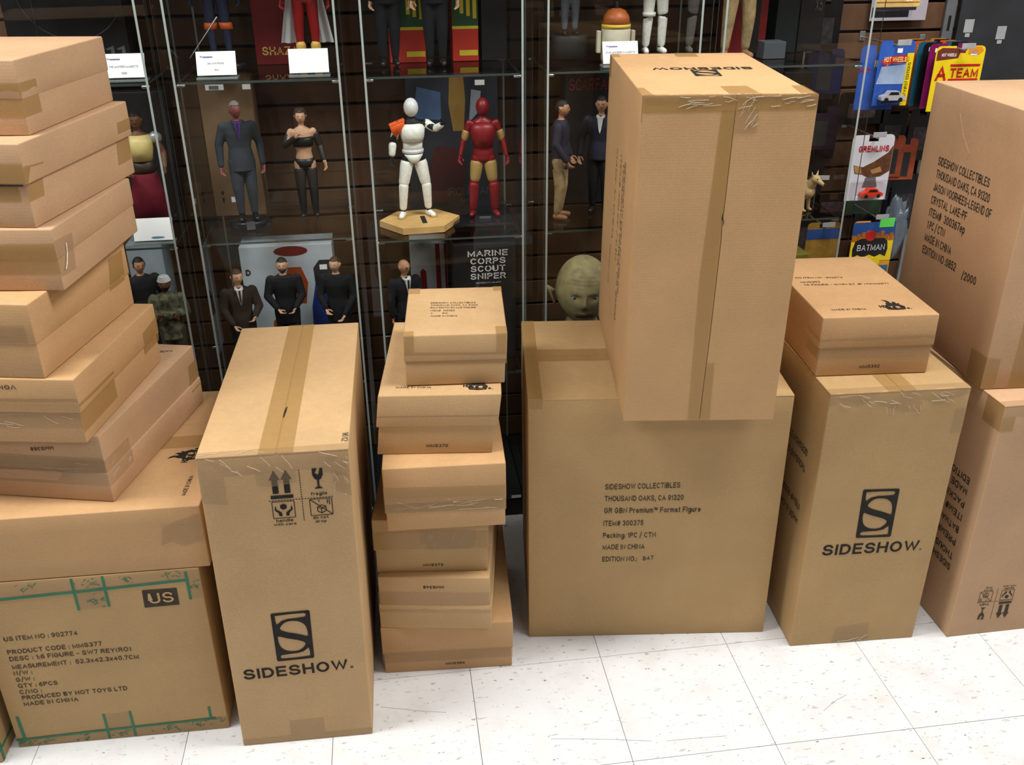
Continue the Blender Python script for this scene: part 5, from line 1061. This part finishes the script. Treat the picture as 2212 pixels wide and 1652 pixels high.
def crum(p): n = noise.noise(p * 2.6) * .28 + noise.noise(p * 6) * .12; return Vector((p.x * .085, p.y * .05, (p.z + 1) * .045)) * (1 + n)
gm.add([Vector((crum(p).x * .8, crum(p).y, max(0, crum(p).z * 3.0))) for p in hv2], hf2).build('film', mat('milky_plastic', (.45, .52, .55), .25, .6, alpha=.75), pb, True)
for lab, x, z, wd, ht in (('barcode sticker under the top shelf edge of the second cabinet', -.370, 1.2085, .040, .012), ('torn blank sticker under the top shelf edge', -.300, 1.208, .018, .011)):
    st_ = thing('shelf_sticker', lab, 'sticker', (x, 2.2485, z)); MB().box(-wd / 2, wd / 2, 0, .0007, -ht / 2, ht / 2).build('paper', mat('dim_paper', (.35, .36, .36), .6), st_)
    if wd > .03: MB().box(-wd * .3, wd * .22, -.0006, 0, -ht * .36, ht * .3).build('barcode', mat('barcode_grey', (.06, .06, .06), .6), st_)

# ------------------------------------------------------------------ right wall: hanging toy packs
HK = mat('zinc_wire', (.5, .5, .5), .35, .5, .8)
def hook(x, z, y1, lab):
    h = thing('wire_hook', lab, 'hook', (x, WY, z), 0, 'wire hooks on the slat wall')
    L = WY - y1; MB().rbox(-.008, .008, -.003, .0, -.010, .016, .001).build('plate', HK, h); MB().tube([(0, -.002, 0), (0, -L, 0), (0, -L - .006, .01)], .0022, 8).build('wire', HK, h, True)
    MB().rbox(-.019, .019, -L - .009, -L - .0075, .004, .018, .0005).build('price_tag', mat('dim_paper', (.35, .36, .36), .6), h)
def cardshape(wd, ht, r=.012):
    hw = wd / 2; return [(-hw, -ht), (hw, -ht)] + [(hw - r + r * math.cos(R(a)), -r + r * math.sin(R(a))) for a in (0, 30, 60, 90)] + [(.014, 0), (.014, -.018), (-.014, -.018), (-.014, 0)] + [(-hw + r + r * math.cos(R(a)), -r + r * math.sin(R(a))) for a in (90, 120, 150, 180)]
def pack(label, x, y, z, wd, ht, m, rot=0, blister=None, group='toy packs hanging on the slat wall'):
    """hanging card; local z = 0 at the card top, front faces -y"""
    root = thing('toy_pack', label, 'toy pack', (x, y, z), R(rot), group)
    v, f = poly_geo([cardshape(wd, ht)]); n = len(v)
    g = MB(); sh = cardshape(wd, ht); g.add([(a, 0, b_) for a, b_, _ in v], f); g.add([(a, .0012, b_) for a, b_, _ in v], [q[::-1] for q in f])
    k = len(sh); g.add([(a, 0, b_) for a, b_ in sh] + [(a, .0012, b_) for a, b_ in sh], [(i, i + k, (i + 1) % k + k, (i + 1) % k) for i in range(k)]); g.build('card', m, root)
    if blister:
        x0, x1, z0, z1, dp = blister; v, f = rounded_grid((x0, -dp, z0), (x1, -.0012, z1), .006, (0, 0, 0)); MB().add(v, f).build('blister', BLISTER, root, True)
    return root
def toycar(root, x, y, z, L, m):
    g = MB(); pf = [(-.5, .06), (.5, .06), (.5, .20), (.44, .24), (.30, .26), (.22, .40), (-.16, .41), (-.27, .27), (-.46, .22), (-.5, .17)]
    g.prism([(x + a * L, z + b_ * L) for a, b_ in pf], y - .17 * L, y + .17 * L); o = g.build('toy_car', m, root)
    MB().prism([(x + a * L, z + b_ * L) for a, b_ in ((-.22, .27), (.22, .27), (.18, .38), (-.14, .385))], y - .172 * L, y - .165 * L).build('window', SHOE, o)
    for a in (-.29, .29):
        g = MB(); c = Vector((x + a * L, 0, z + .085 * L)); g.prism([(c.x + .09 * L * math.cos(t * .5236), c.z + .09 * L * math.sin(t * .5236)) for t in range(12)], y - .185 * L, y - .13 * L); g.build('wheel', SHOE, o)
YEL = mat('bright_yellow_print', srgb(235, 205, 30), .35, .4, var=.04); BLUE = mat('bright_blue_print', (.03, .10, .42), .25, .5, var=.25, scale=18); REDP = mat('bright_red_print', srgb(190, 35, 35), .4)
hook(1.345, 1.238, 2.40, 'zinc hook holding the blue and white toy packs'); hook(1.525, 1.225, 2.40, 'zinc hook holding the yellow lettered toy pack'); hook(1.330, 1.000, 2.42, 'zinc hook holding the white pack with red car'); hook(1.378, .770, 2.42, 'zinc hook holding the cartoon city pack'); hook(1.252, .735, 2.48, 'zinc hook holding the pack seen through the right cabinet glass'); hook(1.43, 1.45, 2.56, 'zinc hook holding the yellow bus pack above')
# blue pack
p = pack('shiny blue toy pack with red flame logo and yellow edge strip', 1.350, 2.43, 1.250, .094, .166, BLUE, rot=-4, blister=(-.043, .026, -.158, -.055, .030))
patch(p, 'yellow_strip', rct(.029, .047, -.166, -.032), YEL); patch(p, 'flame_mark', [(-.040, -.052), (-.02, -.040), (.02, -.036), (.040, -.044), (.034, -.054), (.0, -.056), (-.03, -.064)], REDP)
ptext(p, [('HOT WHEELS', -.032, .028, -.054, .013)], mat('yellow_white_print', srgb(255, 225, 150), .4), .03); toycar(p, -.002, -.016, -.152, .066, mat('silver_white_paint', (.6, .6, .62), .25, .6, .3)); patch(p, 'pale_panel', [(-.044, -.11), (.03, -.11), (.03, -.06), (-.036, -.066)], mat('ice_blue_print', (.40, .52, .70), .3, var=.15, scale=30)); patch(p, 'sticker', rct(.0, .014, -.031, -.020), WHITEP)
g = MB(); v, f = text_geo('2007 FIRST EDITIONS', .0); mx = max(q[0] for q in v); g.add([(.042 - q[1] * .008, -.0014, -.155 + q[0] / mx * .10) for q in v], f); g.build('printed_text', INK, p)
p = pack('blue toy pack hanging behind the shiny blue one', 1.318, 2.455, 1.236, .104, .166, BLUE, rot=-6); patch(p, 'sticker', rct(-.012, .010, -.055, -.038), mat('cream_paper', (.6, .55, .35), .6)); ptext(p, [('HOT', -.05, -.02, -.07, .012)], REDP, .03)
# packs queued on the second hook
for lab, dx, col, yy in (('magenta toy pack behind the yellow lettered one', -.006, (120, 22, 85), 2.458), ('black toy pack behind the magenta one', -.010, (18, 18, 20), 2.482), ('teal-striped toy pack half way along the queue', -.014, (30, 90, 110), 2.503), ('orange toy pack in the queue behind the teal one', -.018, (190, 88, 30), 2.526), ('dark toy pack behind the orange one', -.022, (24, 22, 26), 2.549), ('amber toy pack at the wall end of the queue', -.020, (175, 120, 35), 2.572)):
    p = pack(lab, 1.528 + dx, yy, 1.236, .132, .168, mat('print_%d_%d' % (col[0], col[2]), srgb(*col), .4, var=.2), rot=1); patch(p, 'sticker', rct(-.050, -.036, -.022, -.012), WHITEP)
p = pack('bright yellow toy pack lettered in red, behind the right edge upper carton', 1.530, 2.43, 1.232, .135, .168, YEL, rot=-3)
patch(p, 'red_bar', rct(-.022, .060, -.052, -.046), REDP); patch(p, 'red_bar', rct(-.022, .060, -.088, -.083), REDP); ptext(p, [('TEAM', -.020, .058, -.080, .024)], REDP, .03); ptext(p, [('A', -.060, -.028, -.088, .040)], REDP, .03); patch(p, 'brown_patch', [(-.064, -.036), (-.005, -.030), (.0, -.006), (-.052, -.004), (-.064, -.012)], mat('red_brown_print', srgb(110, 48, 32), .5)); patch(p, 'sticker', rct(.028, .046, -.024, -.012), WHITEP)
ptext(p, [('HOT WHEELS', -.052, -.012, -.026, .008)], WHITEP, .03, -.0016); patch(p, 'orange_corner', [(.020, -.002), (.055, -.002), (.062, -.012), (.05, -.022), (.022, -.02)], mat('orange_print', srgb(225, 140, 30), .4))
# white pack with red car
p = pack('white toy pack with red title and small red car', 1.333, 2.445, 1.004, .122, .182, mat('white_card_print', (.62, .61, .66), .35, .4, var=.03), rot=0, blister=(-.052, .055, -.178, -.125, .028))
ptext(p, [('GREMLINS', -.040, .048, -.046, .017)], REDP, .035); patch(p, 'brown_shape', [(-.048, -.082), (-.02, -.088), (.01, -.074), (.048, -.05), (.060, -.03), (.060, -.10), (.035, -.115), (.0, -.118), (-.02, -.108), (-.042, -.105)], mat('brown_print', srgb(95, 58, 34), .5, var=.35, scale=60)); patch(p, 'tan_shape', [(-.048, -.084), (-.028, -.086), (-.022, -.106), (-.04, -.104)], mat('tan_print', srgb(165, 125, 75), .5), -.0014); patch(p, 'tan_shape', [(.002, -.098), (.03, -.088), (.038, -.102), (.01, -.108)], mat('tan_print', srgb(165, 125, 75), .5), -.0014)
patch(p, 'grey_shape', [(-.008, -.118), (.022, -.116), (.030, -.145), (-.014, -.145)], mat('grey_cloth_print', (.12, .12, .12), .6)); toycar(p, .008, -.015, -.170, .062, mat('red_orange_paint', srgb(215, 58, 35), .3, .5)); patch(p, 'pale_strip', rct(-.032, .055, -.182, -.170), WHITEP, -.0014)
# cartoon city pack
p = pack('toy pack with orange city skyline and black title shape', 1.378, 2.445, .760, .128, .21, mat('sunset_orange_print', srgb(225, 150, 40), .4, .4, var=.2, scale=10), rot=0)
patch(p, 'blue_sky', rct(-.064, .064, -.045, -.004), mat('sky_blue_print', (.02, .07, .26), .4)); 
for k in range(9): a = -.064 + k * .0142; hh_ = .018 + .016 * ((k * 37) % 7) / 7; patch(p, 'tower', rct(a, a + .0118, -.06, -.06 + hh_), mat('rust_orange_print', srgb(165, 95, 25), .5, var=.2), -.0012)
patch(p, 'yellow_field', rct(-.064, .064, -.12, -.06), YEL); patch(p, 'black_title_shape', [(-.055, -.108), (-.058, -.085), (-.052, -.060), (-.035, -.052), (.035, -.052), (.046, -.062), (.050, -.085), (.046, -.108), (.03, -.100), (.014, -.108), (-.004, -.100), (-.022, -.108), (-.04, -.100)], SHOE, -.0014); ptext(p, [('BATMAN', -.044, .040, -.088, .018)], WHITEP, -.01, -.002)
patch(p, 'red_disc', [(-.008 + .016 * math.cos(a * .5236), -.044 + .016 * math.sin(a * .5236)) for a in range(12)], REDP, -.0016); patch(p, 'green_sticker', rct(.014, .058, -.020, .006), mat('bright_green_print', srgb(95, 215, 85), .5), -.0018); patch(p, 'yellow_disc', [(.016 + .016 * math.cos(a * .5236), -.124 + .016 * math.sin(a * .5236)) for a in range(12)], YEL, -.0018); patch(p, 'blue_window', rct(.028, .060, -.19, -.135), mat('teal_blue_print', (.03, .14, .25), .4), -.0018)
p = pack('yellow and dark toy pack seen through the right cabinet glass', 1.252, 2.50, .745, .10, .19, mat('dim_orange_print', srgb(150, 110, 40), .5, var=.3), rot=0); patch(p, 'blue_sky', rct(-.05, .05, -.05, -.02), mat('sky_blue_print', (.02, .07, .26), .4))
# bus pack
p = pack('pale toy pack with yellow bus at the top of the photo', 1.432, 2.606, 1.466, .165, .185, mat('pale_lilac_card', (.42, .38, .42), .5, var=.05), rot=0, blister=(-.075, .035, -.176, -.13, .012))
patch(p, 'yellow_bus', [(-.075, -.150), (.055, -.150), (.058, -.145), (.058, -.06), (-.075, -.06)], mat('pale_yellow_print', srgb(225, 195, 110), .5)); patch(p, 'red_line', rct(-.068, .056, -.139, -.137), REDP, -.0012); patch(p, 'dark_strip', rct(-.078, .050, -.158, -.150), mat('plum_print', (.03, .015, .03), .5)); patch(p, 'dark_tray', rct(-.078, .030, -.176, -.159), BKB)
for k in range(4): patch(p, 'bus_window', rct(-.066 + k * .032, -.044 + k * .032, -.125, -.07), mat('brown_window_print', srgb(105, 60, 40), .5), -.0012)
# dim packs lower down between the right wall hooks
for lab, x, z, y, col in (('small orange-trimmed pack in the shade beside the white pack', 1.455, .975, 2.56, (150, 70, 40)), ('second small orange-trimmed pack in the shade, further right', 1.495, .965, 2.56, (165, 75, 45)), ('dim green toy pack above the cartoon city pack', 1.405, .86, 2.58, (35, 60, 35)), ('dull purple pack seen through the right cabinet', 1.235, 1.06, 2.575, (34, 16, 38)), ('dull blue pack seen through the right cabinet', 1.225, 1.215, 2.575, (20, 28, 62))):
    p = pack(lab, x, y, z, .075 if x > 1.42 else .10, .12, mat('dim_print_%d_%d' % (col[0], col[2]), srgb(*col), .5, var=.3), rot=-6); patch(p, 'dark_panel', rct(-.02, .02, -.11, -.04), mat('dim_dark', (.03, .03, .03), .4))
pb2 = thing('plastic_bag', 'grey crinkled plastic bag hanging beside the cartoon city pack', 'bag', (1.50, 2.55, .60), 0)
gm = MB(); gm.add([Vector((crum(p).x * .62, crum(p).y * .6, crum(p).z * 2.0)) for p in hv2], hf2).build('film', mat('smoky_plastic', (.13, .16, .19), .2, .6, alpha=.85), pb2, True)
for k, (x, z, wd, ht, col, lab) in enumerate(((1.470, 1.045, .085, .14, (16, 14, 14), 'added black pack between the white pack and the upper right carton'), (1.560, 1.040, .080, .15, (26, 20, 16), 'added dark brown pack hidden by the upper right carton'), (1.445, .845, .10, .15, (12, 14, 16), 'added charcoal pack below the orange-trimmed ones'), (1.545, .85, .09, .17, (20, 24, 28), 'added slate pack below the dark brown one'), (1.455, .675, .11, .16, (10, 12, 18), 'added midnight blue pack behind the grey plastic bag'), (1.225, .905, .10, .14, (16, 15, 14), 'added black pack seen through the side of the right cabinet'), (1.215, 1.345, .10, .15, (14, 13, 12), 'added black pack above the dull blue one'), (1.232, 1.195, .12, .15, (12, 11, 12), 'added black pack behind the dull blue one'), (1.365, 1.092, .14, .09, (10, 10, 10), 'added black pack strip below the shiny blue toy pack'), (1.238, 1.045, .12, .14, (14, 11, 12), 'added black pack behind the dull purple one'), (1.262, .77, .12, .2, (14, 13, 10), 'added black pack behind the yellow and dark one'), (1.320, .800, .13, .07, (12, 14, 12), 'added black pack edge under the white pack with red car'))):  # dark packs added to darken the wall and cover its too bright slats
    p = pack(lab, x, 2.600, z, wd, ht, mat('darkening_print_%d' % k, srgb(*col), .4, var=.3), rot=0); patch(p, 'dim_art', rct(-wd * .3, wd * .3, -ht * .8, -ht * .35), mat('dim_art_%d' % k, (.035 + .01 * (k % 3), .03, .028 + .008 * (k % 2)), .5, var=.6, scale=60))
b = pbox('near-black box on the middle shelf behind the dog figurine', .985, 1.060, 2.47, 2.56, .838, 1.19, BKB); patch(b, 'purple_stripe', rct(-.02, .03, .20, .26), mat('dim_purple', (.02, .008, .025), .5))
b = pbox('second near-black box on the middle shelf, nearer the cabinet side', 1.068, 1.150, 2.48, 2.57, .838, 1.17, mat('umber_black', (.012, .010, .008), .4)); patch(b, 'brown_stripe', rct(-.03, -.012, .02, .30), mat('dim_brown', (.045, .03, .02), .5))
b = pbox('black box at the right end of the top shelf', 1.092, 1.158, 2.48, 2.57, 1.222, 1.5, BKB); ptext(b, [('X5', .005, .025, .10, .03)], mat('grey_print', (.10, .10, .10), .5), .0)
b = pbox('near-black box behind the brown-skinned figure', -.690, -.530, 2.47, 2.56, .845, 1.17, BKB)
# aluminium post and the darker bay beyond it
po = thing('wall_post', 'grey aluminium upright between the two wall bays', 'post', (1.592, WY, .0), 0); MB().rbox(-.016, .016, -.012, 0, 0, 2.2, .002).build('profile', mat('dull_aluminium', (.22, .23, .24), .4, .5, .6), po)
for k in range(3): MB().box(-.004, .004, -.0125, -.0119, 1.15 + k * .1, 1.19 + k * .1).build('slot', SHOE, po)
bd = thing('dark_panel', 'dark hanging board with pale price tags, top right corner', 'board', (1.80, WY, .9), 0); MB().rbox(-.185, .185, -.020, -.001, 0, .70, .002).build('board', mat('charcoal_board', (.020, .021, .024), .6, var=.3, scale=12), bd)
for (x, z) in ((-.152, .345), (-.05, .325)):
    MB().box(x - .014, x + .014, -.0216, -.0205, z, z + .035).build('tag', mat('dim_paper', (.35, .36, .36), .6), bd); MB().box(x - .007, x + .007, -.0216, -.0205, z - .012, z - .002).build('tag', mat('dim_paper', (.35, .36, .36), .6), bd)
